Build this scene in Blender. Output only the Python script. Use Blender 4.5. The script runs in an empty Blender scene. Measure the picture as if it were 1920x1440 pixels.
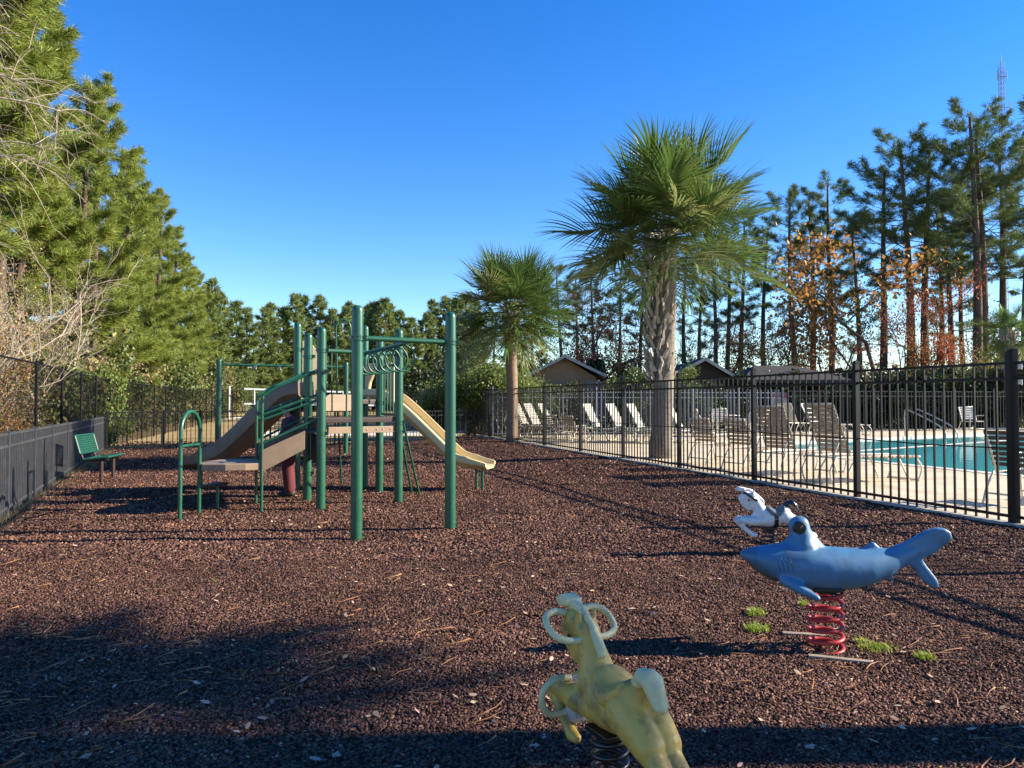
import bpy, bmesh, math, random
import numpy as np
from mathutils import Vector, Matrix, Quaternion, noise
from math import sin, cos, pi, radians, sqrt, atan2

# ------------------------------------------------------------------ camera, sky, sun, exposure
S = bpy.context.scene
COL = S.collection
F = 1400.0                      # focal length in photo pixels (1920 wide)
CAM = Vector((0, 0, 1.45))
PITCH = math.atan(40 / F)
cd = bpy.data.cameras.new('camera'); cam = bpy.data.objects.new('camera', cd); COL.objects.link(cam)
cam.location = CAM; cam.rotation_euler = (pi / 2 + PITCH, 0, 0)
cd.sensor_width = 36; cd.lens = 36 * F / 1920; cd.clip_start = 0.05; cd.clip_end = 6000
S.camera = cam
S.view_settings.view_transform = 'Standard'; S.view_settings.look = 'None'
S.view_settings.exposure = 1.42; S.view_settings.gamma = 1
SUN_EL, SUN_AZ = radians(25), radians(2.2)     # azimuth measured from +X (right) towards +Y (away)
W = bpy.data.worlds.new('World'); S.world = W; W.use_nodes = True
nt = W.node_tree; bg = nt.nodes['Background']; bg.inputs[1].default_value = 0.104
sky = nt.nodes.new('ShaderNodeTexSky'); sky.sky_type = 'NISHITA'; sky.sun_disc = False
sky.sun_elevation = SUN_EL; sky.sun_rotation = pi / 2 - SUN_AZ
sky.altitude = 0; sky.air_density = 1.0; sky.dust_density = 0.0; sky.ozone_density = 3.0
hs = nt.nodes.new('ShaderNodeHueSaturation'); hs.inputs['Saturation'].default_value = 1.36; hs.inputs['Hue'].default_value = .514
nt.links.new(sky.outputs[0], hs.inputs['Color']); nt.links.new(hs.outputs[0], bg.inputs[0])
sd = bpy.data.lights.new('sun', 'SUN'); sun = bpy.data.objects.new('sun', sd); COL.objects.link(sun)
sd.energy = 5.0; sd.angle = radians(0.5); sd.color = (1.0, 0.91, 0.75)
SV = Vector((cos(SUN_EL) * cos(SUN_AZ), cos(SUN_EL) * sin(SUN_AZ), sin(SUN_EL)))
sun.rotation_euler = (-SV).to_track_quat('-Z', 'Y').to_euler(); sun.location = (40, 0, 40)

# ------------------------------------------------------------------ pixel <-> world helpers
def ray(px, py):
    x = (px - 960) / F; z = (720 - py) / F
    return Vector((x, cos(PITCH) - z * sin(PITCH), sin(PITCH) + z * cos(PITCH)))
def at(px, py, Y):
    r = ray(px, py); return CAM + r * (Y / r.y)
def on(px, py, z=0.0):
    r = ray(px, py); return CAM + r * ((z - CAM.z) / r.z)
def sm(a, b, x):
    t = min(1, max(0, (x - a) / (b - a))); return t * t * (3 - 2 * t)
# the pool fence runs along TV from F0; NV points to the pool
F0 = Vector((6.02, 9.02, 0)); TV = Vector((-.305, .952, 0)).normalized(); NV = Vector((TV.y, -TV.x, 0))
def uv(u, v, z=0): p = F0 + NV * u + TV * v; return Vector((p.x, p.y, z))
def hd(x, y): return .03 + .006 * (min(max(y, -5), 60) - 9)
def hm(x, y):                                     # mulch height
    d = Vector((x, y, 0)) - F0; u = d.dot(NV)
    return hd(x, y) * sm(-4, -.3, u) - .02 * sm(-1, -.2, u)
def hl(x, y): return -.05 + .75 * sm(32, 95, y)   # lawn height

# ------------------------------------------------------------------ mesh builder
class MB:
    def __init__(s): s.v = []; s.f = []
    def add(s, vs, fs):
        o = len(s.v); s.v.extend([tuple(p) for p in vs]); s.f.extend([tuple(i + o for i in f) for f in fs]); return s
    def box(s, c, size, rot=None):
        hx, hy, hz = [q / 2 for q in size]; M = rot or Matrix.Identity(3); c = Vector(c)
        vs = [c + M @ Vector((x * hx, y * hy, z * hz)) for x in (-1, 1) for y in (-1, 1) for z in (-1, 1)]
        return s.add(vs, [(0, 1, 3, 2), (4, 6, 7, 5), (0, 4, 5, 1), (2, 3, 7, 6), (0, 2, 6, 4), (1, 5, 7, 3)])
    def beam(s, a, b, w, h, up=(0, 0, 1)):
        a, b = Vector(a), Vector(b); d = (b - a); L = d.length; d.normalize(); up = Vector(up)
        sx = d.cross(up)
        if sx.length < 1e-4: sx = d.cross(Vector((1, 0, 0)))
        sx.normalize(); uz = sx.cross(d)
        M = Matrix((sx, d, uz)).transposed()
        return s.box((a + b) / 2, (w, L, h), M)
    def tube(s, pts, r, n=8, cap=True, closed=False):
        pts = [Vector(p) for p in pts]; m = len(pts)
        rs = r if isinstance(r, (list, tuple)) else [r] * m
        vs = []; fs = []; prev = None
        for i, p in enumerate(pts):
            if closed: d = pts[(i + 1) % m] - pts[i - 1]
            else: d = pts[min(i + 1, m - 1)] - pts[max(i - 1, 0)]
            if d.length < 1e-9: d = Vector((0, 0, 1))
            d.normalize()
            if prev is None:
                prev = d.orthogonal().normalized()
            prev = (prev - d * prev.dot(d))
            if prev.length < 1e-6: prev = d.orthogonal()
            prev.normalize(); q = d.cross(prev)
            for k in range(n):
                a = 2 * pi * k / n; vs.append(p + (prev * cos(a) + q * sin(a)) * rs[i])
        segs = m if closed else m - 1
        for i in range(segs):
            j = (i + 1) % m
            for k in range(n):
                k2 = (k + 1) % n; fs.append((i * n + k, i * n + k2, j * n + k2, j * n + k))
        if cap and not closed:
            fs.append(tuple(reversed(range(n)))); fs.append(tuple((m - 1) * n + k for k in range(n)))
        return s.add(vs, fs)
    def lathe(s, c, prof, n=20):                   # prof: (radius, z) bottom to top
        c = Vector(c); m = len(prof)
        vs = [c + Vector((r * cos(2 * pi * k / n), r * sin(2 * pi * k / n), z)) for r, z in prof for k in range(n)]
        fs = [(i * n + k, i * n + (k + 1) % n, (i + 1) * n + (k + 1) % n, (i + 1) * n + k) for i in range(m - 1) for k in range(n)]
        fs.append(tuple(reversed(range(n)))); fs.append(tuple((m - 1) * n + k for k in range(n)))
        return s.add(vs, fs)
    def ball(s, c, r, rot=None, n=16, m=10):
        c = Vector(c); r = (r, r, r) if not isinstance(r, (tuple, list)) else r; M = rot or Matrix.Identity(3)
        vs = [c + M @ Vector((0, 0, -r[2]))]
        for i in range(1, m):
            a = -pi / 2 + pi * i / m
            for k in range(n):
                b = 2 * pi * k / n; vs.append(c + M @ Vector((r[0] * cos(a) * cos(b), r[1] * cos(a) * sin(b), r[2] * sin(a))))
        vs.append(c + M @ Vector((0, 0, r[2]))); fs = []
        for k in range(n): fs.append((0, 1 + (k + 1) % n, 1 + k))
        for i in range(m - 2):
            for k in range(n):
                a = 1 + i * n; k2 = (k + 1) % n; fs.append((a + k, a + k2, a + n + k2, a + n + k))
        t = len(vs) - 1; a = 1 + (m - 2) * n
        for k in range(n): fs.append((a + k, a + (k + 1) % n, t))
        return s.add(vs, fs)
    def limb(s, pts, rs, n=12):                    # tapered chain with round joints (for remeshing)
        s.tube(pts, list(rs), n)
        for p, r in zip(pts, rs): s.ball(p, r, n=n, m=8)
        return s
    def prism(s, poly, t, M):                      # 2-D outline extruded +-t/2; M: (x,y,depth)->world
        n = len(poly)
        vs = [M(Vector((x, y, -t / 2))) for x, y in poly] + [M(Vector((x, y, t / 2))) for x, y in poly]
        fs = [tuple(reversed(range(n))), tuple(range(n, 2 * n))] + [(i, (i + 1) % n, n + (i + 1) % n, n + i) for i in range(n)]
        return s.add(vs, fs)
    def mesh(s, name, mat, origin=(0, 0, 0), smooth=False):
        me = bpy.data.meshes.new(name); o = Vector(origin)
        me.from_pydata([Vector(p) - o for p in s.v], [], s.f)
        if smooth: me.polygons.foreach_set('use_smooth', [True] * len(me.polygons))
        for m in (mat if isinstance(mat, (list, tuple)) else [mat]): me.materials.append(m)
        me.validate(); me.update(); return me
    def build(s, name, mat, parent=None, smooth=False, local=False, bevel=0):
        origin = (0, 0, 0)
        if parent is not None and not local:
            q = parent; o = Vector((0, 0, 0))
            while q is not None: o += q.location; q = q.parent
            origin = o
        me = s.mesh(name, mat, origin, smooth)
        if bevel:
            b = bmesh.new(); b.from_mesh(me)
            bmesh.ops.remove_doubles(b, verts=b.verts, dist=1e-5)
            es = [e for e in b.edges if len(e.link_faces) == 2 and e.calc_face_angle(0) > .6]
            bmesh.ops.bevel(b, geom=es, offset=bevel, segments=2, affect='EDGES', profile=.6)
            b.to_mesh(me); b.free()
        return link(name, me, parent)
def link(name, me, parent=None):
    o = bpy.data.objects.new(name, me); COL.objects.link(o)
    if parent is not None: o.parent = parent
    return o
def smooth_by_angle(o, ang=40):
    me = o.data; me.polygons.foreach_set('use_smooth', [True] * len(me.polygons))
    b = bmesh.new(); b.from_mesh(me)
    for e in b.edges: e.smooth = not (len(e.link_faces) == 2 and e.calc_face_angle(0) > radians(ang))
    b.to_mesh(me); b.free(); return o
def remesh(mb, name, mat, parent=None, voxel=.01, it=6, local=False, sub=0):
    t = mb.build('tmp', mat, None)
    m = t.modifiers.new('r', 'REMESH'); m.mode = 'VOXEL'; m.voxel_size = voxel; m.use_smooth_shade = True
    m = t.modifiers.new('s', 'SMOOTH'); m.iterations = it; m.factor = .5
    dg = bpy.context.evaluated_depsgraph_get(); dg.update()
    me = bpy.data.meshes.new_from_object(t.evaluated_get(dg)); me.name = name
    bpy.data.objects.remove(t)
    me.materials.clear(); me.materials.append(mat)
    me.polygons.foreach_set('use_smooth', [True] * len(me.polygons))
    if parent is not None and not local:
        q = parent; o = Vector((0, 0, 0))
        while q is not None: o += q.location; q = q.parent
        me.transform(Matrix.Translation(-o))
    return link(name, me, parent)
def rawmesh(name, V, Fc, mat, smooth=False):       # numpy verts (n,3), faces (m,k)
    me = bpy.data.meshes.new(name); V = np.asarray(V, dtype=np.float32); Fc = np.asarray(Fc, dtype=np.int32)
    k = Fc.shape[1]; me.vertices.add(len(V)); me.vertices.foreach_set('co', V.ravel())
    me.loops.add(Fc.size); me.loops.foreach_set('vertex_index', Fc.ravel())
    me.polygons.add(len(Fc)); me.polygons.foreach_set('loop_start', np.arange(0, Fc.size, k, dtype=np.int32))
    me.materials.append(mat); me.update(calc_edges=True); me.validate()
    if smooth: me.polygons.foreach_set('use_smooth', [True] * len(me.polygons))
    return me
def thing(name, label, cat, loc=(0, 0, 0), group=None, rz=0):
    o = bpy.data.objects.new(name, None); COL.objects.link(o); o.location = loc; o.rotation_euler = (0, 0, rz)
    o.empty_display_size = .2
    return tag(o, label, cat, group)
def tag(o, label, cat, group=None):
    o['label'] = label; o['category'] = cat
    if group: o['group'] = group
    return o
def struct(o): o['kind'] = 'structure'; return o
def stuff(o, label, cat): o['kind'] = 'stuff'; o['label'] = label; o['category'] = cat; return o
def dup(root, loc, rz=0, label=None, scale=1, name=None):
    r = root.copy(); COL.objects.link(r); r.location = loc; r.rotation_euler = (0, 0, rz); r.scale = (scale,) * 3
    if name: r.name = name
    if label: r['label'] = label
    for ch in list(root.children):
        c = ch.copy(); COL.objects.link(c); c.parent = r
        for g in list(ch.children):
            d = g.copy(); COL.objects.link(d); d.parent = c
    return r
ORD = ['first', 'second', 'third', 'fourth', 'fifth', 'sixth', 'seventh', 'eighth', 'ninth', 'tenth', 'eleventh', 'twelfth', 'thirteenth', 'fourteenth', 'fifteenth', 'sixteenth', 'seventeenth', 'eighteenth', 'nineteenth', 'twentieth', 'twenty-first', 'twenty-second', 'twenty-third', 'twenty-fourth', 'twenty-fifth', 'twenty-sixth', 'twenty-seventh', 'twenty-eighth', 'twenty-ninth', 'thirtieth', 'thirty-first', 'thirty-second', 'thirty-third', 'thirty-fourth', 'thirty-fifth', 'thirty-sixth']

# ------------------------------------------------------------------ materials
def hexlin(r, g, b):
    f = lambda c: (c / 255 / 12.92) if c / 255 <= .04045 else ((c / 255 + .055) / 1.055) ** 2.4
    return (f(r), f(g), f(b))
def mat(name, col, rough=.6, col2=None, scale=8, bump=0, bscale=None, spec=.4, metal=0, island=0, detail=5, dirt=None, dscale=3, damt=.5, dlo=.5, coat=0, transl=0, stretch=None, hue=0):
    m = bpy.data.materials.new(name); m.use_nodes = True; n = m.node_tree.nodes; L = m.node_tree.links
    p = n['Principled BSDF']; p.inputs['Roughness'].default_value = rough; p.inputs['Metallic'].default_value = metal
    p.inputs['Specular IOR Level'].default_value = spec; p.inputs['Coat Weight'].default_value = coat
    tc = n.new('ShaderNodeTexCoord'); vec = tc.outputs['Object']
    if stretch:
        mp = n.new('ShaderNodeMapping'); mp.inputs['Scale'].default_value = stretch; L.new(vec, mp.inputs['Vector']); vec = mp.outputs[0]
    c2 = col2 or tuple(q * .82 for q in col)
    tx = n.new('ShaderNodeTexNoise'); tx.inputs['Scale'].default_value = scale; tx.inputs['Detail'].default_value = detail; tx.inputs['Roughness'].default_value = .65
    L.new(vec, tx.inputs['Vector'])
    cr = n.new('ShaderNodeValToRGB'); cr.color_ramp.elements[0].position = .35; cr.color_ramp.elements[1].position = .65
    cr.color_ramp.elements[0].color = (*c2, 1); cr.color_ramp.elements[1].color = (*col, 1)
    L.new(tx.outputs[0], cr.inputs[0]); out = cr.outputs[0]
    if island:
        g = n.new('ShaderNodeNewGeometry'); mr = n.new('ShaderNodeMapRange'); mr.inputs[3].default_value = 1 - island; mr.inputs[4].default_value = 1 + island
        L.new(g.outputs['Random Per Island'], mr.inputs[0])
        hs = n.new('ShaderNodeHueSaturation'); L.new(mr.outputs[0], hs.inputs['Value']); L.new(out, hs.inputs['Color'])
        if hue:
            m2 = n.new('ShaderNodeMath'); m2.operation = 'MULTIPLY'; m2.inputs[1].default_value = 7.31; L.new(g.outputs['Random Per Island'], m2.inputs[0])
            m3 = n.new('ShaderNodeMath'); m3.operation = 'FRACT'; L.new(m2.outputs[0], m3.inputs[0])
            m4 = n.new('ShaderNodeMapRange'); m4.inputs[3].default_value = .5 - hue; m4.inputs[4].default_value = .5 + hue; L.new(m3.outputs[0], m4.inputs[0]); L.new(m4.outputs[0], hs.inputs['Hue'])
        out = hs.outputs[0]
    if dirt:
        t2 = n.new('ShaderNodeTexNoise'); t2.inputs['Scale'].default_value = dscale; t2.inputs['Detail'].default_value = 8; t2.inputs['Roughness'].default_value = .7
        L.new(tc.outputs['Object'], t2.inputs['Vector'])
        r2 = n.new('ShaderNodeMapRange'); r2.inputs[1].default_value = dlo; r2.inputs[2].default_value = dlo + .2; r2.inputs[4].default_value = damt; L.new(t2.outputs[0], r2.inputs[0])
        mx = n.new('ShaderNodeMix'); mx.data_type = 'RGBA'; mx.inputs[7].default_value = (*dirt, 1)
        L.new(r2.outputs[0], mx.inputs[0]); L.new(out, mx.inputs[6]); out = mx.outputs[2]
    L.new(out, p.inputs['Base Color'])
    if bump:
        t3 = n.new('ShaderNodeTexNoise'); t3.inputs['Scale'].default_value = bscale or scale * 4; t3.inputs['Detail'].default_value = 6; L.new(vec, t3.inputs['Vector'])
        b = n.new('ShaderNodeBump'); b.inputs['Strength'].default_value = bump; b.inputs['Distance'].default_value = .01; L.new(t3.outputs[0], b.inputs['Height']); L.new(b.outputs[0], p.inputs['Normal'])
    if transl:
        t = n.new('ShaderNodeBsdfTranslucent'); mx = n.new('ShaderNodeMixShader'); mx.inputs[0].default_value = transl
        L.new(out, t.inputs[0]); L.new(p.outputs[0], mx.inputs[1]); L.new(t.outputs[0], mx.inputs[2]); L.new(mx.outputs[0], n['Material Output'].inputs[0])
    return m
M = dict(
    green=mat('green_powder_coat', (.014, .092, .048), .34, (.011, .078, .040), 3, spec=.5, dirt=(.10, .16, .13), dscale=5, damt=.25, bump=.04, bscale=60),
    benchgreen=mat('bench_green_coat', (.012, .072, .042), .4, (.01, .06, .035), 4),
    tan=mat('tan_plastic', (.66, .52, .27), .45, (.60, .47, .24), 2, dirt=(.36, .27, .14), dscale=4, damt=.35),
    tanhood=mat('sand_plastic', (.62, .47, .27), .5, (.56, .42, .24), 2, dirt=(.38, .28, .16), dscale=5, damt=.3),
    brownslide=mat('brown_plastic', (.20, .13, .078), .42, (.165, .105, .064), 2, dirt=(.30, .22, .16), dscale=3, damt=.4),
    brown=mat('brown_panel', (.29, .195, .12), .5, (.25, .165, .10), 3, dirt=(.4, .3, .22), dscale=4, damt=.3),
    deckmetal=mat('dark_brown_deck', (.045, .026, .02), .5, (.035, .02, .016), 5),
    black=mat('black_fence_paint', (.006, .0065, .008), .42, (.008, .0085, .010), 5, spec=.35, dirt=(.03, .03, .034), dscale=7, damt=.3),
    grayfence=mat('grey_fence_paint', (.046, .047, .052), .5, (.039, .040, .045), 6, spec=.45, dirt=(.12, .12, .12), dscale=5, damt=.35),
    palefence=mat('pale_grey_fence_paint', (.19, .21, .25), .45, (.16, .18, .22), 6),
    wire=mat('black_vinyl_wire', (.005, .005, .006), .7, spec=.15),
    steel=mat('galvanised_steel', (.35, .35, .36), .4, (.28, .28, .3), 10, metal=.6),
    bolt=mat('bolt_steel', (.6, .6, .58), .35, metal=.7),
    blue=mat('blue_plastic', (.066, .182, .31), .45, (.054, .158, .28), 3, dirt=(.05, .065, .075), dscale=5, damt=.7, dlo=.47, bump=.08, bscale=30, spec=.45),
    navy=mat('black_eye_plastic', (.008, .009, .014), .25, spec=.6),
    red=mat('red_spring_paint', (.50, .02, .02), .4, (.34, .016, .018), 8, dirt=(.16, .05, .035), dscale=14, damt=.8, dlo=.48),
    blackspring=mat('black_spring_paint', (.008, .008, .009), .35, spec=.6),
    white=mat('white_plastic', (.74, .73, .70), .4, (.68, .67, .64), 4, dirt=(.30, .27, .20), dscale=7, damt=.7, dlo=.48),
    yellow=mat('faded_yellow_plastic', (.62, .40, .085), .45, (.52, .33, .07), 3, dirt=(.12, .09, .05), dscale=9, damt=.85, dlo=.46, bump=.12, bscale=25),
    cream=mat('cream_plastic', (.62, .55, .29), .45, (.52, .46, .24), 4, dirt=(.25, .22, .13), dscale=9, damt=.5),
    saddle=mat('grey_saddle_plastic', (.17, .17, .165), .3, (.13, .13, .125), 6, spec=.5),
    dirtywhite=mat('chipped_white', (.55, .54, .52), .55, (.2, .19, .17), 20, dirt=(.12, .11, .08), dscale=14, damt=.7),
    whitepaint=mat('white_paint', (.78, .78, .76), .45, (.7, .7, .68), 5),
    strapbrown=mat('tan_vinyl_strap', (.40, .30, .21), .45, (.34, .25, .175), 6),
    strapwhite=mat('white_vinyl_strap', (.62, .57, .48), .45, (.54, .5, .42), 6),
    strapblue=mat('blue_grey_sling', (.2, .23, .36), .6),
    frame=mat('cream_tube_frame', (.68, .62, .48), .4, (.6, .54, .42), 8),
    bark=mat('pine_bark', (.13, .085, .06), .9, (.055, .04, .032), 6, bump=.7, bscale=14, stretch=(1, 1, .25)),
    palmbark=mat('palm_trunk_grey', (.23, .19, .15), .9, (.13, .105, .085), 7, bump=.7, bscale=20, stretch=(1, 1, 2.5)),
    boot=mat('palm_boot_husk', (.44, .37, .29), .85, (.25, .20, .155), 9, bump=.5, bscale=30, island=.28),
    palmpink=mat('smooth_palm_trunk', (.27, .185, .12), .9, (.18, .12, .085), 8, bump=.6, bscale=22, stretch=(1, 1, 3)),
    palebark=mat('pale_bark', (.36, .31, .26), .85, (.20, .17, .14), 7, bump=.5),
    twig=mat('bare_twig', (.48, .39, .30), .85, (.31, .25, .19), 4, island=.15),
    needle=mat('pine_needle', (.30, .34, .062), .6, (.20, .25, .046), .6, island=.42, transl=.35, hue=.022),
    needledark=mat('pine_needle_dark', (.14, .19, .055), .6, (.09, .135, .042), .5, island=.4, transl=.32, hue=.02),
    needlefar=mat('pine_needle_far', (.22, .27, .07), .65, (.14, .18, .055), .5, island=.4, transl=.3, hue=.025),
    frond=mat('palm_frond', (.125, .185, .04), .38, (.085, .14, .032), 2, island=.3, transl=.3, spec=.5, hue=.015),
    frondpale=mat('pale_palm_frond', (.27, .29, .10), .45, (.19, .22, .07), 2, island=.25, transl=.35, spec=.5, hue=.02),
    petiole=mat('palm_petiole', (.24, .25, .085), .5, (.18, .19, .07), 4),
    leafgreen=mat('shrub_leaf', (.13, .16, .04), .5, (.085, .11, .03), .8, island=.45, transl=.3, hue=.03),
    leafolive=mat('olive_shrub_leaf', (.24, .21, .07), .6, (.16, .15, .05), .8, island=.45, transl=.3, hue=.04),
    leafdark=mat('dark_hedge_leaf', (.04, .06, .02), .5, (.028, .043, .016), .8, island=.45, transl=.2, hue=.02),
    leaflime=mat('light_green_leaf', (.17, .21, .045), .5, (.12, .16, .035), 1, island=.35, transl=.35, hue=.02),
    leafyellow=mat('yellow_green_leaf', (.30, .27, .05), .55, (.22, .2, .04), 1, island=.35, transl=.35, hue=.03),
    leafrust=mat('rust_leaf', (.36, .15, .04), .6, (.26, .10, .03), .7, island=.4, transl=.4, hue=.025),
    leafred=mat('red_leaf', (.42, .13, .05), .6, (.30, .085, .036), .7, island=.4, transl=.4, hue=.02),
    leaforange=mat('orange_leaf', (.44, .22, .05), .6, (.33, .15, .036), .7, island=.4, transl=.4, hue=.025),
    leaftan=mat('dry_tan_leaf', (.38, .27, .15), .7, (.21, .15, .085), 1, island=.4, transl=.25, hue=.02),
    grass=mat('grass_blade', (.42, .48, .05), .5, (.32, .40, .045), 4, island=.3, transl=.35),
    drygrass=mat('dry_grass_blade', (.36, .28, .14), .7, (.25, .19, .10), 4, island=.35),
    tanwall=mat('tan_stucco', (.34, .205, .115), .85, (.30, .18, .10), 4, bump=.2, bscale=60),
    trim=mat('pale_trim', (.44, .39, .33), .6),
    shingle=mat('dark_shingle', (.026, .023, .023), .85, (.042, .037, .035), 12, bump=.4),
    shutter=mat('grey_louvre', (.30, .29, .30), .6),
    darkwood=mat('dark_wood', (.055, .035, .024), .7, (.035, .022, .016), 6, stretch=(1, 1, .2)),
    signred=mat('faded_red_sign', (.34, .10, .11), .6), signwhite=mat('off_white_sign', (.52, .48, .44), .6),
    person_top=mat('maroon_hoodie', (.085, .028, .048), .85, (.065, .022, .038), 6, bump=.2), person_leg=mat('red_trousers', (.12, .02, .026), .85, (.09, .015, .02), 6, bump=.2),
    skin=mat('skin', (.42, .25, .18), .55), hair=mat('dark_hair', (.015, .011, .009), .5), shoe=mat('dark_shoe', (.02, .02, .022), .6),
    concrete=mat('edge_concrete', (.40, .36, .31), .9, (.30, .27, .23), 6, bump=.3),
    wood=mat('weathered_board', (.36, .28, .20), .9, (.20, .15, .11), 10, bump=.4, stretch=(1, 6, 6)),
    towerred=mat('tower_paint', (.30, .29, .31), .5),
)

# ------------------------------------------------------------------ ground materials
def ground_mat(name, build):
    m = bpy.data.materials.new(name); m.use_nodes = True
    build(m.node_tree.nodes, m.node_tree.links, m.node_tree.nodes['Principled BSDF']); return m
def ramp(n, stops):
    r = n.new('ShaderNodeValToRGB'); e = r.color_ramp.elements
    e[0].position, e[0].color = stops[0][0], (*stops[0][1], 1); e[1].position, e[1].color = stops[-1][0], (*stops[-1][1], 1)
    for p, c in stops[1:-1]: x = e.new(p); x.color = (*c, 1)
    return r
def mulch_nodes(n, L, p):
    tc = n.new('ShaderNodeTexCoord'); p.inputs['Roughness'].default_value = .92; p.inputs['Specular IOR Level'].default_value = .1
    w = n.new('ShaderNodeTexNoise'); w.inputs['Scale'].default_value = 30; w.inputs['Detail'].default_value = 2; L.new(tc.outputs['Object'], w.inputs['Vector'])
    va = n.new('ShaderNodeVectorMath'); va.operation = 'MULTIPLY_ADD'; va.inputs[1].default_value = (.02,) * 3; L.new(w.outputs[1], va.inputs[0]); L.new(tc.outputs['Object'], va.inputs[2])
    v = n.new('ShaderNodeTexVoronoi'); v.inputs['Scale'].default_value = 48; L.new(va.outputs[0], v.inputs['Vector'])
    r = ramp(n, [(0, (.016, .007, .004)), (.3, (.049, .024, .018)), (.62, (.098, .047, .034)), (.9, (.155, .079, .055)), (1, (.25, .15, .095))])
    sx = n.new('ShaderNodeSeparateColor'); L.new(v.outputs['Color'], sx.inputs[0]); L.new(sx.outputs[0], r.inputs[0])
    t = n.new('ShaderNodeTexNoise'); t.inputs['Scale'].default_value = .7; t.inputs['Detail'].default_value = 6; L.new(tc.outputs['Object'], t.inputs['Vector'])
    r2 = ramp(n, [(.38, (.13, .07, .038)), (.62, (.062, .030, .02))]); L.new(t.outputs[0], r2.inputs[0])
    mx = n.new('ShaderNodeMix'); mx.data_type = 'RGBA'; mx.inputs[0].default_value = .35; L.new(r.outputs[0], mx.inputs[6]); L.new(r2.outputs[0], mx.inputs[7]); L.new(mx.outputs[2], p.inputs['Base Color'])
    b = n.new('ShaderNodeBump'); b.inputs['Strength'].default_value = 1; b.inputs['Distance'].default_value = .02; b.invert = True; L.new(v.outputs['Distance'], b.inputs['Height'])
    t3 = n.new('ShaderNodeTexNoise'); t3.inputs['Scale'].default_value = 16; t3.inputs['Detail'].default_value = 4; L.new(tc.outputs['Object'], t3.inputs['Vector'])
    b2 = n.new('ShaderNodeBump'); b2.inputs['Strength'].default_value = .8; b2.inputs['Distance'].default_value = .05; L.new(t3.outputs[0], b2.inputs['Height']); L.new(b.outputs[0], b2.inputs['Normal']); L.new(b2.outputs[0], p.inputs['Normal'])
def lawn_nodes(n, L, p):
    tc = n.new('ShaderNodeTexCoord'); p.inputs['Roughness'].default_value = .95; p.inputs['Specular IOR Level'].default_value = .1
    t = n.new('ShaderNodeTexNoise'); t.inputs['Scale'].default_value = .16; t.inputs['Detail'].default_value = 8; t.inputs['Roughness'].default_value = .65; L.new(tc.outputs['Object'], t.inputs['Vector'])
    r = ramp(n, [(.34, (.12, .13, .04)), (.45, (.33, .235, .105)), (.6, (.43, .31, .155)), (.75, (.28, .20, .09))]); L.new(t.outputs[0], r.inputs[0])
    t2 = n.new('ShaderNodeTexNoise'); t2.inputs['Scale'].default_value = 9; t2.inputs['Detail'].default_value = 6; L.new(tc.outputs['Object'], t2.inputs['Vector'])
    r2 = ramp(n, [(.3, (.55, .55, .55)), (.7, (1.15, 1.15, 1.15))]); L.new(t2.outputs[0], r2.inputs[0])
    mx = n.new('ShaderNodeMix'); mx.data_type = 'RGBA'; mx.blend_type = 'MULTIPLY'; mx.inputs[0].default_value = 1; L.new(r.outputs[0], mx.inputs[6]); L.new(r2.outputs[0], mx.inputs[7]); L.new(mx.outputs[2], p.inputs['Base Color'])
    b = n.new('ShaderNodeBump'); b.inputs['Strength'].default_value = .8; b.inputs['Distance'].default_value = .06; L.new(t2.outputs[0], b.inputs['Height']); L.new(b.outputs[0], p.inputs['Normal'])
def deck_nodes(n, L, p):
    tc = n.new('ShaderNodeTexCoord'); p.inputs['Roughness'].default_value = .85
    mp = n.new('ShaderNodeMapping'); mp.inputs['Rotation'].default_value = (0, 0, math.atan2(.305, .952)); L.new(tc.outputs['Object'], mp.inputs['Vector'])
    bk = n.new('ShaderNodeTexBrick'); bk.inputs['Scale'].default_value = 4.5; bk.inputs['Mortar Size'].default_value = .018; bk.inputs['Color1'].default_value = (.70, .59, .42, 1); bk.inputs['Color2'].default_value = (.60, .50, .35, 1); bk.inputs['Mortar'].default_value = (.36, .29, .20, 1)
    L.new(mp.outputs[0], bk.inputs['Vector'])
    t = n.new('ShaderNodeTexNoise'); t.inputs['Scale'].default_value = 1.3; t.inputs['Detail'].default_value = 8; t.inputs['Roughness'].default_value = .7; L.new(tc.outputs['Object'], t.inputs['Vector'])
    r = ramp(n, [(.3, (.62, .56, .49)), (.5, (.95, .92, .87)), (.7, (1.08, 1.05, 1.0))]); L.new(t.outputs[0], r.inputs[0])
    mx = n.new('ShaderNodeMix'); mx.data_type = 'RGBA'; mx.blend_type = 'MULTIPLY'; mx.inputs[0].default_value = 1; L.new(bk.outputs[0], mx.inputs[6]); L.new(r.outputs[0], mx.inputs[7]); L.new(mx.outputs[2], p.inputs['Base Color'])
    b = n.new('ShaderNodeBump'); b.inputs['Strength'].default_value = .5; b.inputs['Distance'].default_value = .005; L.new(bk.outputs['Fac'], b.inputs['Height']); b.invert = True; L.new(b.outputs[0], p.inputs['Normal'])
def water_nodes(n, L, p):
    tc = n.new('ShaderNodeTexCoord'); p.inputs['Base Color'].default_value = (.06, .44, .45, 1); p.inputs['Roughness'].default_value = .06; p.inputs['Specular IOR Level'].default_value = .5; p.inputs['IOR'].default_value = 1.33
    t = n.new('ShaderNodeTexNoise'); t.inputs['Scale'].default_value = 2.2; t.inputs['Detail'].default_value = 3; L.new(tc.outputs['Object'], t.inputs['Vector'])
    b = n.new('ShaderNodeBump'); b.inputs['Strength'].default_value = .12; b.inputs['Distance'].default_value = .05; L.new(t.outputs[0], b.inputs['Height']); L.new(b.outputs[0], p.inputs['Normal'])
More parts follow.
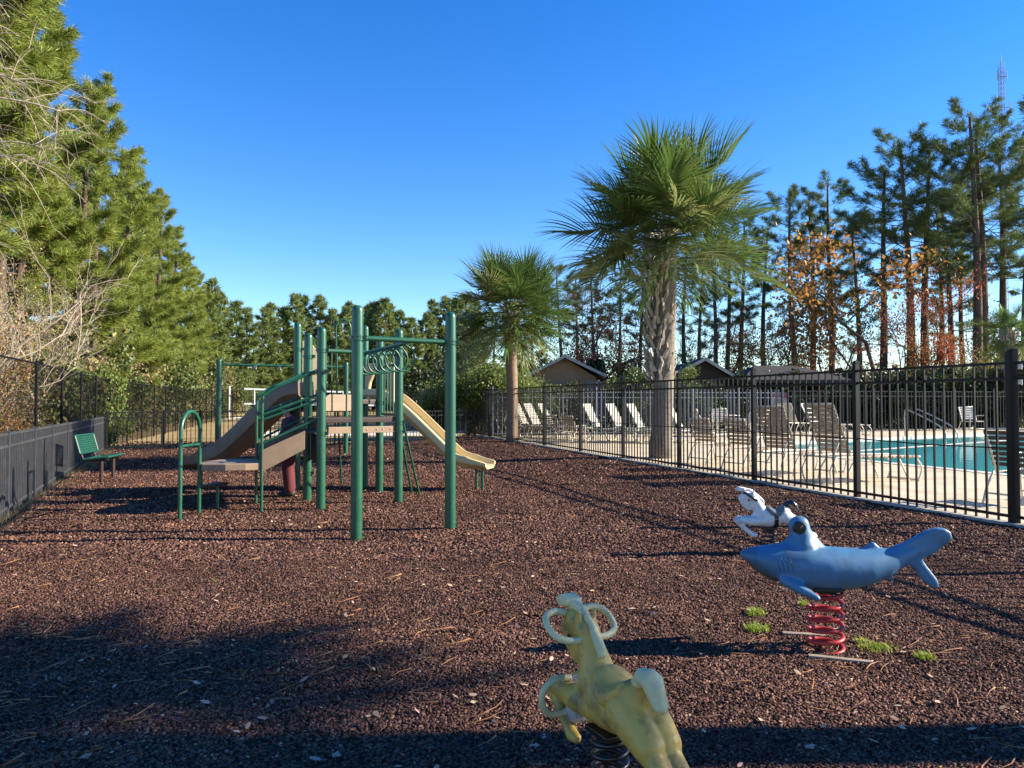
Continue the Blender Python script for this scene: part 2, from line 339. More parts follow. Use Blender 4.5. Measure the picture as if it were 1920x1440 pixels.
def chip_nodes(n, L, p):
    g = n.new('ShaderNodeNewGeometry'); p.inputs['Roughness'].default_value = .88; p.inputs['Specular IOR Level'].default_value = .12
    r = ramp(n, [(0, (.016, .007, .004)), (.25, (.050, .026, .020)), (.6, (.122, .060, .044)), (.92, (.188, .098, .070)), (.985, (.25, .14, .085)), (1, (.42, .31, .21))]); L.new(g.outputs['Random Per Island'], r.inputs[0]); tc = n.new('ShaderNodeTexCoord'); t = n.new('ShaderNodeTexNoise'); t.inputs['Scale'].default_value = .8; t.inputs['Detail'].default_value = 7; t.inputs['Roughness'].default_value = .62; L.new(tc.outputs['Object'], t.inputs['Vector'])
    r2 = ramp(n, [(.32, (.62, .6, .62)), (.5, (1, 1, 1)), (.68, (1.45, 1.38, 1.28))]); L.new(t.outputs[0], r2.inputs[0])
    mx = n.new('ShaderNodeMix'); mx.data_type = 'RGBA'; mx.blend_type = 'MULTIPLY'; mx.inputs[0].default_value = 1; L.new(r.outputs[0], mx.inputs[6]); L.new(r2.outputs[0], mx.inputs[7]); L.new(mx.outputs[2], p.inputs['Base Color'])
M['mulch'] = ground_mat('mulch_ground', mulch_nodes); M['lawn'] = ground_mat('lawn_ground', lawn_nodes); M['deck'] = ground_mat('pool_pavers', deck_nodes)
M['water'] = ground_mat('pool_water', water_nodes); M['chip'] = ground_mat('mulch_chip', chip_nodes)
M['sand'] = mat('pale_sand', (.66, .58, .46), .95, (.55, .47, .36), 2, bump=.3)
M['coping'] = mat('pool_coping', (.62, .56, .47), .8, (.55, .5, .42), 5)
M['lightwater'] = mat('shallow_ledge_water', (.10, .36, .38), .15, (.12, .42, .43), 2)

# ------------------------------------------------------------------ setting: ground, lawn, mulch, deck, pool
def grid_sheet(name, xs, ys, hf, m, smooth=True):
    V = [(x, y, hf(x, y)) for y in ys for x in xs]; nx = len(xs)
    Fc = [(j * nx + i, j * nx + i + 1, (j + 1) * nx + i + 1, (j + 1) * nx + i) for j in range(len(ys) - 1) for i in range(nx - 1)]
    return struct(link(name, rawmesh(name, V, Fc, m, smooth)))
xs = [-3000, -1200, -500, -200] + list(range(-120, 121, 6)) + [200, 500, 1200, 3000]
ys = [-300, -100, -40] + list(range(-20, 150, 5)) + [200, 400, 900, 2000, 4000]
grid_sheet('ground', xs, ys, hl, M['lawn'])
BL, BR, FR, FL = Vector((-13.3, 24.6)), Vector((-1.5, 31.5)), Vector((9.6, -2)), Vector((-1.3, -2))
rng = random.Random(5)
tt = [0.0]; st = .0022
while tt[-1] < 1: tt.append(min(1, tt[-1] + st)); st *= 1.012
ss = [i / 150 for i in range(151)]
V = []
for t in tt:
    for s_ in ss:
        a = FL.lerp(BL, t); b = FR.lerp(BR, t); q = a.lerp(b, s_)
        lump = noise.noise((q.x * .9, q.y * .9, 0)) * .022 + noise.noise((q.x * 3.3, q.y * 3.3, 4)) * .010 + noise.noise((q.x * 11, q.y * 11, 9)) * .006
        e = min(1, min(t, 1 - t, s_, 1 - s_) * 40)
        V.append((q.x, q.y, hm(q.x, q.y) + lump * e))
nx = len(ss)
Fc = [(j * nx + i, j * nx + i + 1, (j + 1) * nx + i + 1, (j + 1) * nx + i) for j in range(len(tt) - 1) for i in range(nx - 1)]
MULCHV = np.array(V, dtype=np.float32)
struct(link('mulch_ground', rawmesh('mulch_ground', V, Fc, M['mulch'], True)))
def mulch_z(x, y):
    return hm(x, y) + noise.noise((x * .9, y * .9, 0)) * .022 + noise.noise((x * 3.3, y * 3.3, 4)) * .010 + noise.noise((x * 11, y * 11, 9)) * .006

# deck slab with the pool cut out
from mathutils.geometry import tessellate_polygon
POOL = [uv(5.6, 1.6), uv(22, 1.6), uv(22, 18.6), uv(9.2, 15.7), uv(5.5, 11.2)]
outer = [uv(.02, -13), uv(34, -13), uv(34, 23.5), uv(.02, 23.5)]
def zdeck(p, dz=0): return Vector((p.x, p.y, hd(p.x, p.y) + dz))
tri = tessellate_polygon([outer, list(reversed(POOL))]); pts = outer + list(reversed(POOL))
mb = MB(); top = [zdeck(p) for p in pts]; n0 = len(top)
mb.add(top + [p - Vector((0, 0, .12)) for p in top[:4]], [tuple(t) for t in tri] + [(i, (i + 1) % 4, n0 + (i + 1) % 4, n0 + i) for i in range(4)])
o = mb.build('pool_deck', M['deck']); struct(o)
b = bmesh.new(); b.from_mesh(o.data); bmesh.ops.recalc_face_normals(b, faces=b.faces)
for f in b.faces:
    if abs(f.normal.z) > .5 and f.normal.z < 0: f.normal_flip()
b.to_mesh(o.data); b.free()
mb = MB(); pl = [zdeck(p, -.045) for p in POOL]; mb.add(pl, [tuple(range(5))]); struct(mb.build('pool_water', M['water']))
mb = MB()
for i in range(5):
    a, c = zdeck(POOL[i]), zdeck(POOL[(i + 1) % 5]); d = (c - a).normalized(); nrm = Vector((-d.y, d.x, 0))
    q = [a - nrm * .02, c - nrm * .02, c - nrm * .32, a - nrm * .32]
    z = lambda v, k: Vector((v.x, v.y, hd(v.x, v.y) + k))
    a1, c1 = a + nrm * .02, c + nrm * .02; a2, c2 = a - nrm * .30 - d * .3, c - nrm * .30 + d * .3
    mb.add([z(a1, .012), z(c1, .012), z(c2, .012), z(a2, .012), z(a1, -.3), z(c1, -.3)], [(0, 1, 2, 3), (0, 4, 5, 1)])
struct(mb.build('pool_coping', M['coping']))
# shallow ledge line across the pool
mb = MB(); a, c = zdeck(uv(5.75, 10.6), -.038), zdeck(uv(21.5, 15.6), -.038); d = (c - a).normalized(); nn = Vector((-d.y, d.x, 0))
mb.add([a, c, c + nn * .35, a + nn * .35], [(0, 1, 2, 3)]); struct(mb.build('pool_ledge', M['coping']))
mb = MB(); mb.add([a + nn * .36, c + nn * .36, c + nn * 2.6, a + nn * .9], [(0, 1, 2, 3)])
# edge strip of concrete under the pool fence
mb = MB(); mb.beam(zdeck(uv(-.02, -12), -.03), zdeck(uv(-.02, 25), -.03), .16, .09); struct(mb.build('concrete_edging', M['concrete']))
# sand court and mulch bed on the lawn
def patch(name, pts, m, dz):
    mb = MB(); n = len(pts); mb.add([(x, y, hl(x, y) + dz) for x, y in pts], [tuple(range(n))]); return struct(mb.build(name, m))
def subpatch(name, x0, x1, y0, y1, m, dz, sk=0):
    k = 10; V = []; Fc = []
    for j in range(k + 1):
        for i in range(k + 1):
            y = y0 + (y1 - y0) * j / k; x = x0 + (x1 - x0) * i / k + sk * (y - y0) ; V.append((x, y, hl(x, y) + dz))
    for j in range(k):
        for i in range(k): a = j * (k + 1) + i; Fc.append((a, a + 1, a + k + 2, a + k + 1))
    return struct(link(name, rawmesh(name, V, Fc, m)))
subpatch('sand_court', -13.5, -2.6, 36.0, 41.3, M['sand'], .03, -.12)
subpatch('mulch_bed', -2.4, 3, 36, 41, M['mulch'], .035, 0)

# ------------------------------------------------------------------ mulch chips, needles and leaves lying on it (uncountable)
nr = np.random.default_rng(11)
def mulch_pts(n, ymin, ymax, power, xmargin=.74):
    y = ymin + (ymax - ymin) * nr.random(n) ** power; x = (nr.random(n) * 2 - 1) * (xmargin * y + .4)
    xl = FL.x + (BL.x - FL.x) * (y + 2) / (BL.y + 2) + .1; xr = F0.x - .3204 * (y - F0.y) - .12
    k = (x > xl) & (x < xr); return x[k], y[k]
def cheap_h(x, y):
    return np.array([mulch_z(float(a), float(c)) for a, c in zip(x, y)])
def rotmats(n, tilt):
    a = nr.random(n) * 2 * pi; t = (nr.random(n) - .5) * 2 * tilt; r = (nr.random(n) - .5) * 2 * tilt
    ca, sa, ct, st_, cr_, sr = np.cos(a), np.sin(a), np.cos(t), np.sin(t), np.cos(r), np.sin(r); z = np.zeros(n); o1 = np.ones(n)
    Rz = np.stack([np.stack([ca, -sa, z], -1), np.stack([sa, ca, z], -1), np.stack([z, z, o1], -1)], -2)
    Rx = np.stack([np.stack([o1, z, z], -1), np.stack([z, ct, -st_], -1), np.stack([z, st_, ct], -1)], -2)
    Ry = np.stack([np.stack([cr_, z, sr], -1), np.stack([z, o1, z], -1), np.stack([-sr, z, cr_], -1)], -2)
    return Rz @ Rx @ Ry
CUBE = np.array([(x, y, z) for x in (-1, 1) for y in (-1, 1) for z in (-1, 1)], dtype=np.float32)
CF = np.array([(0, 1, 3, 2), (4, 6, 7, 5), (0, 4, 5, 1), (2, 3, 7, 6), (0, 2, 6, 4), (1, 5, 7, 3)])
def chips(name, x, y, size, label):
    n = len(x); z = cheap_h(x, y)
    d = np.stack([size * (.5 + nr.random(n) * 1.0), size * (.35 + nr.random(n) * .5), size * (.25 + nr.random(n) * .35)], -1)
    P = CUBE[None] * d[:, None, :] * (.65 + .7 * nr.random((n, 8, 3)))
    P = np.einsum('nij,nkj->nki', rotmats(n, .7), P); P[..., 0] += x[:, None]; P[..., 1] += y[:, None]; P[..., 2] += (z + d[:, 2] * .3)[:, None]
    Fa = (CF[None] + (np.arange(n) * 8)[:, None, None]).reshape(-1, 4)
    return stuff(link(name, rawmesh(name, P.reshape(-1, 3), Fa, M['chip'])), label, 'mulch')
x1, y1 = mulch_pts(190000, 2.5, 7.5, 1.25); x2, y2 = mulch_pts(140000, 7.0, 17, 1.25); x3, y3 = mulch_pts(26000, 15, 30, 1.0)
X = np.concatenate([x1, x2, x3]); Y = np.concatenate([y1, y2, y3])
chips('mulch_chips', X, Y, np.concatenate([np.full(len(x1), .0078), np.full(len(x2), .0135), np.full(len(x3), .024)]), 'loose dark red-brown rubber mulch nuggets covering the playground floor')
# pine needles
x, y = mulch_pts(2900, 2.6, 15, 1.5); keep = np.array([noise.noise((float(a) * .6, float(c) * .6, 7)) + (.25 if a < 0 else -.05) > nr.random() * .6 - .2 for a, c in zip(x, y)]); x, y = x[keep], y[keep]
n = len(x); L_ = .04 + .07 * nr.random(n); a = nr.normal(0.25, .75, n); w = .0012 + .0009 * nr.random(n); z = cheap_h(x, y) + .012
bend = (nr.random(n) - .5) * .03
dx, dy = np.cos(a), np.sin(a); V = np.zeros((n, 6, 3))
for i, t in enumerate((-1, 0, 1)):
    cx = x + dx * L_ * t - dy * bend * (1 - abs(t)); cy = y + dy * L_ * t + dx * bend * (1 - abs(t))
    for j, sg in enumerate((-1, 1)):
        V[:, i * 2 + j, 0] = cx - dy * w * sg; V[:, i * 2 + j, 1] = cy + dx * w * sg; V[:, i * 2 + j, 2] = z + .006 * nr.random(n) * (1 + t)
Fa = (np.array([(0, 1, 3, 2), (2, 3, 5, 4)])[None] + (np.arange(n) * 6)[:, None, None]).reshape(-1, 4)
M['fallneedle'] = mat('fallen_needle', (.34, .16, .06), .7, (.26, .115, .045), 2, island=.4)
stuff(link('pine_needles', rawmesh('pine_needles', V.reshape(-1, 3), Fa, M['fallneedle'])), 'orange-brown pine needles scattered over the mulch', 'needles')
# small fallen leaves
def leaves(name, x, y, size, m, label):
    n = len(x); base = np.array([(-1, 0, 0), (-.3, -.5, .12), (.5, -.38, .1), (1.1, 0, .25), (.45, .42, .12), (-.35, .46, .1)])
    P = base[None] * size[:, None, None] * (.75 + .5 * nr.random((n, 6, 3))); P = np.einsum('nij,nkj->nki', rotmats(n, .45), P); z = cheap_h(x, y) + .015
    P[..., 0] += x[:, None]; P[..., 1] += y[:, None]; P[..., 2] += z[:, None]
    Fa = (np.arange(6)[None] + (np.arange(n) * 6)[:, None]); return stuff(link(name, rawmesh(name, P.reshape(-1, 3), Fa, m)), label, 'leaves')
x, y = mulch_pts(700, 2.6, 15, 1.2); M['fallleaf'] = mat('fallen_leaf', (.46, .32, .22), .75, (.36, .22, .14), 3, island=.5, hue=.03)
leaves('fallen_leaves', x, y, .012 + .016 * nr.random(len(x)), M['fallleaf'], 'pale dry leaves and bark flakes scattered on the mulch')

# ------------------------------------------------------------------ fences
def run_fence(name, label, pts_, H, rails, m, spacing, pk=.02, post=.06, mid=None, zf=None, pick_top=None, pick_bot=.03, cat='fence', cap=True, skip=(), railw=.035):
    """pts_: post positions (Vector x,y); posts, rails and one picket panel per bay."""
    r0 = pts_[0]; root = thing(name, label, cat, (r0.x, r0.y, zf(r0.x, r0.y)))
    for i, p in enumerate(pts_):
        z = zf(p.x, p.y); d = (pts_[min(i + 1, len(pts_) - 1)] - pts_[max(i - 1, 0)]).normalized(); R = Matrix.Rotation(atan2(d.y, d.x), 3, 'Z')
        mb = MB(); mb.box((p.x, p.y, z + H / 2 - .05), (post, post, H + .1), R)
        if cap: mb.box((p.x, p.y, z + H + .012), (post + .016, post + .016, .02), R); mb.box((p.x, p.y, z + H + .032), (post * .6, post * .6, .02), R)
        mb.build('post', m, root)
        if i == len(pts_) - 1 or i in skip: continue
        q = pts_[i + 1]; zq = zf(q.x, q.y); L = (q - p).length; e = d = (q - p).normalized()
        A = Vector((p.x, p.y, z)) + Vector((e.x, e.y, 0)) * (post / 2 - .002); B = Vector((q.x, q.y, zq)) - Vector((e.x, e.y, 0)) * (post / 2 - .002)
        for k, rz in enumerate(rails):
            mb = MB()
            w = railw if not (mid and abs(rz - mid) < .01) else .016
            sag = -.02 if w < .02 else 0; mm = (A + B) / 2 + Vector((0, 0, rz + sag * rng.random())); up = Vector((0, 0, rz))
            mb.beam(A + up, mm, w, w); mb.beam(mm, B + up, w, w)
            mb.build('rail', m, root)
        mb = MB(); n = max(1, round(L / spacing)); R = Matrix.Rotation(atan2(e.y, e.x), 3, 'Z'); pt = pick_top or rails[0] - .005
        for k in range(1, n):
            c = A.lerp(B, k / n); j = (rng.random() - .5) * .006
            mb.box((c.x + e.x * j, c.y + e.y * j, c.z + (pt + pick_bot) / 2), (pk, pk, pt - pick_bot), R)
        mb.build('picket_panel', m, root)
    return root
def fpt(px):
    k = (px - 960) / F; v = (6.02 - 9.02 * k) / (.305 + .952 * k); p = uv(0, v); return Vector((p.x, p.y))
pf = [fpt(x) for x in (880, 918, 962, 1021, 1088, 1168, 1273, 1413, 1605, 1895)] + [Vector(uv(0, -2.6)[:2]), Vector(uv(0, -5.2)[:2])]
run_fence('pool_fence', 'tall black metal picket fence along the right of the mulch, between playground and pool', pf, 2.05, (1.93, 1.745, .90, .085), M['black'], .155, .022, .075, .90, hd, 1.93, .01)
# gate hinge block on the last big post in view
p = uv(0, 0); root = thing('gate_post', 'thick black gate post with hinge plates at the right edge of the pool fence', 'post', (p.x, p.y - .06, 0))
mb = MB(); mb.box((p.x + .0, p.y - .07, 1.05), (.06, .06, 2.16)); mb.build('post', M['black'], root)
for z in (1.93, 1.745, .3): mb = MB(); mb.box((p.x + .05, p.y - .08, z), (.05, .04, .09)); mb.tube([(p.x + .08, p.y - .08, z - .05), (p.x + .08, p.y - .08, z + .05)], .014); mb.build('hinge', M['steel'], root)

lf = [Vector((-6.47 - .4136 * s, 9.44 + .9105 * s)) for s in (-6.3, -4.05, -1.8, .49, 2.58, 4.48, 6.65, 8.9, 11.3, 13.4, 15.8)]
lowz = lambda x, y: -.02
run_fence('low_fence', 'low dark grey picket fence on the left side behind the bench', lf, 1.1, (1.09, .93, .12), M['grayfence'], .13, .026, .06, None, lowz, 1.085, .02)
bd = Vector((.825, .565))
bf = [Vector((-12.9, 23.7)) + bd * s for s in (.05, 1.66, 2.88, 5.2, 7.6, 10.0, 12.3, 13.75)]
backz = lambda x, y: .0
run_fence('back_fence', 'low black picket fence across the back of the playground before the dry lawn', bf, 1.24, (1.22, 1.05, .12), M['black'], .145, .02, .055, None, backz, 1.215, .03, skip=(1,))
# pedestrian gate in the back fence
a, b_ = bf[1], bf[2]; gr = thing('gate', 'small black picket gate in the back fence behind the arched handle', 'gate', (a.x, a.y, 0))
mb = MB(); e = (b_ - a).normalized(); A3 = Vector((a.x + e.x * .05, a.y + e.y * .05, 0)); B3 = Vector((b_.x - e.x * .05, b_.y - e.y * .05, 0)); up = Vector((0, 0, 1))
for z in (1.24, .14): mb.beam(A3 + up * z, B3 + up * z, .04, .05)
for q in (A3, B3): mb.beam(q + up * .08, q + up * 1.29, .05, .05)
mb.build('gate_frame', M['black'], gr)
mb = MB()
for k in range(1, 8): q = A3.lerp(B3, k / 8); mb.beam(q + up * .15, q + up * 1.23, .018, .018)
mb.build('picket_panel', M['black'], gr)
mb = MB(); mb.box(tuple(B3 + Vector((-.03, -.05, .95))), (.09, .06, .16)); mb.build('latch', M['steel'], gr)

# tall chain-link fence
poly = [Vector(q) for q in ((-6.6, 5.2), (-8.2, 10), (-9.96, 15.2), (-14.5, 26.6), (-17.5, 37), (-23, 58), (-26.5, 73))]
def along(poly, step):
    out = [poly[0]]; i = 0; pos = poly[0]; need = step
    while i < len(poly) - 1:
        seg = poly[i + 1] - pos
        if seg.length >= need: pos = pos + seg.normalized() * need; out.append(pos); need = step
        else: need -= seg.length; i += 1; pos = poly[i]
    return out
cl = along(poly, 2.95); cr_ = thing('chain_link_fence', 'tall black chain-link fence in front of the woods on the left', 'fence', (cl[0].x, cl[0].y, 0))
CH = 2.42
for i, p in enumerate(cl):
    z = hl(p.x, p.y); mb = MB(); mb.tube([(p.x, p.y, z - .1), (p.x, p.y, z + CH + .03)], .034, 8); mb.ball((p.x, p.y, z + CH + .03), .04, n=8, m=5); mb.build('post', M['wire'], cr_)
    if i + 1 == len(cl): continue
    q = cl[i + 1]; zq = hl(q.x, q.y); A = Vector((p.x, p.y, z)); B = Vector((q.x, q.y, zq)); L = (B - A).length
    mb = MB(); mb.tube([A + up * CH, B + up * CH], .022, 6); mb.build('top_rail', M['wire'], cr_)
    mb = MB(); st = .075 if i < 14 else .13; hh = CH - .05; k = -hh
    while k < L:
        for sg in (1, -1):
            s0, s1 = max(0, k), min(L, k + hh)
            if s1 - s0 < .02: continue
            za, zb = (s0 - k) + .05, (s1 - k) + .05
            if sg < 0: za, zb = CH - za + .05, CH - zb + .05
            pa = A + (B - A) * (s0 / L) + up * za; pb = A + (B - A) * (s1 / L) + up * zb
            mb.beam(pa, pb, .0036, .004)
        k += st
    mb.build('wire_mesh', M['wire'], cr_)

# ------------------------------------------------------------------ playground structure
PO = Vector((-2.6, 11.0, 0))
ps = thing('play_structure', 'green playground structure with two slides, stairs, decks and a hanging ring ladder', 'playground set', PO)
PP = dict(A=(668, 1010, 2.55), B=(844, 993, 2.55), C=(601, 955, 2.55), D=(576, 938, 2.56), E=(556, 918, 2.88), Fp=(747, 942, 2.60), G=(711, 923, 2.62), H=(683, 914, 2.87))
Q = {}
def post_prof(r, H): return [(r, -.25), (r, H - r * 1.1), (r * .96, H - r * .7), (r * .82, H - r * .35), (r * .5, H - r * .08), (.004, H)]
COLLARS = dict(A=(2.19,), B=(2.19,), C=(2.22, 1.93, 1.06), D=(2.2, .42, 1.95), E=(2.42, 1.60), Fp=(2.22, 1.20, 1.06), G=(1.5, 2.05), H=(1.55,))
for k, (px, py, H) in PP.items():
    g = on(px, py, 0); Q[k] = Vector((g.x, g.y, 0)); mb = MB(); mb.lathe(Q[k], post_prof(.0635, H), 24); po = smooth_by_angle(mb.build('post', M['green'], ps), 50)
    for z in COLLARS[k]:
        mb = MB(); mb.lathe(Q[k] + up * z, [(.066, -.03), (.073, -.03), (.073, -.008), (.067, -.006), (.067, .006), (.073, .008), (.073, .03), (.066, .03)], 24)
        mb.box(tuple(Q[k] + Vector((.085, -.02, z))), (.05, .03, .05)); mb.build('collar', M['green'], po)
        mb = MB(); mb.ball(Q[k] + Vector((-.062, -.05, z)), .014, n=8, m=6); mb.build('bolt', M['bolt'], po)
def P(k, z): return Q[k] + up * z
def lerp(a, b, t): return a + (b - a) * t
def pipe(name, pts, r=.021, m=None, n=10, par=None):
    mb = MB(); mb.tube(pts, r, n); o = mb.build(name, m or M['green'], par or ps); return smooth_by_angle(o, 50)
def curve(pts, n=8):                               # Catmull-Rom through points
    pts = [Vector(p) for p in pts]; P_ = [pts[0]] + pts + [pts[-1]]; out = []
    for i in range(1, len(P_) - 2):
        p0, p1, p2, p3 = P_[i - 1:i + 3]
        for k in range(n):
            t = k / n; out.append(.5 * ((2 * p1) + (p2 - p0) * t + (2 * p0 - 5 * p1 + 4 * p2 - p3) * t * t + (3 * p1 - p0 - 3 * p2 + p3) * t ** 3))
    out.append(pts[-1]); return out
pipe('crossbar', [P('A', 2.19), P('B', 2.19)], .03); pipe('crossbar', [P('C', 2.22), P('Fp', 2.22)], .03)
# ring ladder: a carrying beam with hoops hanging under it
b0 = lerp(P('A', 2.16), P('B', 2.16), .52); b1 = lerp(P('C', 2.2), P('Fp', 2.2), .5)
rl = pipe('ring_beam', [b0, b1], .024)
bdir = (b1 - b0).normalized(); bs = bdir.cross(up).normalized()
for i in range(7):
    c = lerp(b0, b1, .07 + .13 * i) - up * .165; rr = .15; tl = .35 * (-1) ** i * .15
    sd_ = (bs + bdir * (.12 + tl)).normalized()
    mb = MB(); mb.tube([c + (sd_ * cos(a) * .14 + up * sin(a) * rr) for a in [2 * pi * k / 28 for k in range(28)]], .0115, 8, closed=True); o = mb.build('ring', M['green'], rl, smooth=True)
# decks
def slab(name, pts, z0, z1, m, par=None, bevel=.008):
    n = len(pts); mb = MB(); mb.add([Vector((p.x, p.y, z0)) for p in pts] + [Vector((p.x, p.y, z1)) for p in pts], [tuple(reversed(range(n))), tuple(range(n, 2 * n))] + [(i, (i + 1) % n, n + (i + 1) % n, n + i) for i in range(n)])
    o = mb.build(name, m, par or ps, bevel=bevel); return o
slab('deck', [Q['C'], Q['Fp'], Q['G'], Q['D']], 1.20, 1.27, M['deckmetal']); slab('deck', [Q['D'], Q['G'], Q['H'], Q['E']], 1.47, 1.545, M['deckmetal'])
def wall(name, a, b, z0a, z1a, z0b, z1b, t, m, par=None, off=0, bevel=.006):
    d = (b - a); d.z = 0; nrm = Vector((d.y, -d.x, 0)).normalized(); o = nrm * off
    mb = MB(); vs = []
    for s in (-t / 2, t / 2):
        vs += [Vector((a.x, a.y, z0a)) + nrm * s + o, Vector((b.x, b.y, z0b)) + nrm * s + o, Vector((b.x, b.y, z1b)) + nrm * s + o, Vector((a.x, a.y, z1a)) + nrm * s + o]
    mb.add(vs, [(0, 1, 2, 3), (7, 6, 5, 4), (0, 4, 5, 1), (1, 5, 6, 2), (2, 6, 7, 3), (3, 7, 4, 0)])
    return mb.build(name, m, par or ps, bevel=bevel)
# step-up panel to the upper deck, with rounded top corners
a, b_ = lerp(Q['D'], Q['G'], .2), lerp(Q['D'], Q['G'], .66); d = (b_ - a); Lw = d.length; d.normalize(); nr_ = Vector((d.y, -d.x, 0))
MX = lambda a, d, nr_: (lambda v: Vector(a) + d * v.x + up * v.y + nr_ * v.z)
poly2 = [(0, 1.36), (Lw, 1.36), (Lw, 1.57), (Lw - .05, 1.62), (.05, 1.62), (0, 1.57)]
mb = MB(); mb.prism(poly2, .03, MX(a + nr_ * .04, d, nr_)); mb.build('riser_panel', M['brown'], ps, bevel=.006)
wall('transom_plank', lerp(Q['C'], Q['Fp'], .07), lerp(Q['C'], Q['Fp'], .90), 1.05, 1.145, 1.05, 1.145, .05, M['brown'], off=.03)
mb = MB()
for t in (.55, .68, .76, .86): mb.ball(lerp(P('C', 1.1), P('Fp', 1.1), t) + Vector((.034, -.044, 0)), .011, n=8, m=6)
mb.build('bolts', M['bolt'], ps)
# picket barriers
def barrier(a, b, z0, z1, t0, t1, n, r=.012, pipe_r=.017):
    a3, b3 = lerp(a, b, t0), lerp(a, b, t1); mb = MB()
    for z in (z0, z1): mb.tube([a3 + up * z, b3 + up * z], pipe_r, 8)
    for k in range(n): q = lerp(a3, b3, k / (n - 1)); mb.tube([q + up * z0, q + up * z1], r, 6)
    return smooth_by_angle(mb.build('barrier', M['green'], ps), 50)
barrier(Q['Fp'], Q['G'], 1.31, 2.08, .12, .88, 6); barrier(Q['D'], Q['E'], 1.6, 2.38, .07, .32, 3, .02); barrier(Q['E'], Q['H'], 1.62, 2.4, .42, .58, 3)
wall('barrier_panel', lerp(Q['C'], Q['D'], .78), lerp(Q['C'], Q['D'], .92), 1.28, 1.9, 1.28, 1.9, .04, M['green'])
# tan panel on the far side of the upper deck
a, b_ = Q['E'], lerp(Q['E'], Q['H'], .32); d = (b_ - a); Lw = d.length; d.normalize(); nr_ = Vector((d.y, -d.x, 0))
mb = MB(); mb.prism([(.07, 1.56), (Lw, 1.56), (Lw, 2.30), (Lw - .06, 2.42), (.16, 2.62), (.07, 2.55)], .05, MX(a, d, nr_)); mb.build('side_panel', M['tanhood'], ps, bevel=.012)
# climbing hoop behind
a, b_ = lerp(Q['E'], Q['H'], .56), lerp(Q['E'], Q['H'], .78); hp = [a + up * 0 + Vector((0, .5, 0)), a + up * 1.5 + Vector((0, .1, 0)), a + up * 2.78]
pts = [a + Vector((0, .55, -.1)), a + Vector((0, .12, 1.5))] + [lerp(a, b_, .5 - .5 * cos(t)) + up * (2.80 + .16 * sin(t)) for t in [pi * k / 12 for k in range(13)]] + [b_ + Vector((0, .12, 1.5)), b_ + Vector((0, .55, -.1))]
pipe('climbing_hoop', pts, .016)
pipe('hoop_brace', [lerp(a, b_, .7) + up * 2.94, P('H', 2.82)], .014)

# slides: a U-shaped trough swept along a path
def slide(path, width, wallh, m, th=.035):
    pts = curve(path, 7); sec = []; w = width / 2
    outer = [(-w - th, wallh), (-w - th, .06), (-w * .7, -th), (w * .7, -th), (w + th, .06), (w + th, wallh)]
    inner = [(w + th * .6, wallh + .018), (w - .01, wallh + .018), (w - .02, wallh - .01), (w * .93, .06), (w * .6, .0), (-w * .6, .0), (-w * .93, .06), (-w + .02, wallh - .01), (-w + .01, wallh + .018), (-w - th * .6, wallh + .018)]
    sec = outer + inner; n = len(sec); V = []; m_ = len(pts)
    for i, p in enumerate(pts):
        t = (pts[min(i + 1, m_ - 1)] - pts[max(i - 1, 0)]).normalized(); h = Vector((t.x, t.y, 0)).normalized(); s_ = h.cross(up); nn = s_.cross(t).normalized()
        fade = 1 - .55 * max(0, (i - (m_ - 9)) / 8)
        for x, y in sec: V.append(p + s_ * x + nn * (y * (fade if y > .05 else 1)))
    mb = MB(); mb.add(V, [(i * n + k, i * n + (k + 1) % n, (i + 1) * n + (k + 1) % n, (i + 1) * n + k) for i in range(m_ - 1) for k in range(n)] + [tuple(reversed(range(n))), tuple((m_ - 1) * n + k for k in range(n))])
    o = mb.build('slide', m, ps); b = bmesh.new(); b.from_mesh(o.data); bmesh.ops.recalc_face_normals(b, faces=b.faces); b.to_mesh(o.data); b.free()
    return smooth_by_angle(o, 38)
s1 = slide([(-2.55, 13.42, 1.57), (-2.2, 13.33, 1.545), (-1.9, 13.25, 1.34), (-1.36, 13.11, .84), (-1.12, 13.05, .61), (-.92, 13.0, .47), (-.68, 12.93, .415), (-.37, 12.85, .40)], .56, .15, M['tan']); s1['label'] = 'sunlit pale yellow slide'
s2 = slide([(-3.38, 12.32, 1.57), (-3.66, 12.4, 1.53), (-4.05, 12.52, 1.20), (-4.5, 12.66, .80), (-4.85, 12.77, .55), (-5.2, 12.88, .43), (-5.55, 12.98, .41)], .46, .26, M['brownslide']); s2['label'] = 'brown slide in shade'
for x, y, z in ((-.50, 12.68, .38), (-.62, 13.1, .38)): pipe('leg', [(x, y, z), (x, y, -.1)], .024, par=s1)
pipe('leg', [(-5.35, 12.9, .40), (-5.35, 12.9, -.1)], .024, par=s2)
# hood of the yellow slide: an arch with a bowed opening
a = Vector((-2.62, 13.24, 0)); b_ = Vector((-1.98, 12.6, 0)); d = (b_ - a).normalized(); nr_ = Vector((d.y, -d.x, 0)); Wd = (b_ - a).length
outl = [(0, 1.5), (.16, 1.5), (.16, 1.72), (.20, 1.86), (.30, 2.0), (Wd / 2, 2.06), (Wd - .30, 2.0), (Wd - .2, 1.86), (Wd - .14, 1.66), (Wd - .14, 1.5), (Wd, 1.5), (Wd, 2.08), (Wd - .06, 2.18), (.06, 2.18), (0, 2.08)]
mb = MB(); mb.prism(outl, .06, MX(a, d, nr_)); mb.build('slide_hood', M['tanhood'], ps, bevel=.012)

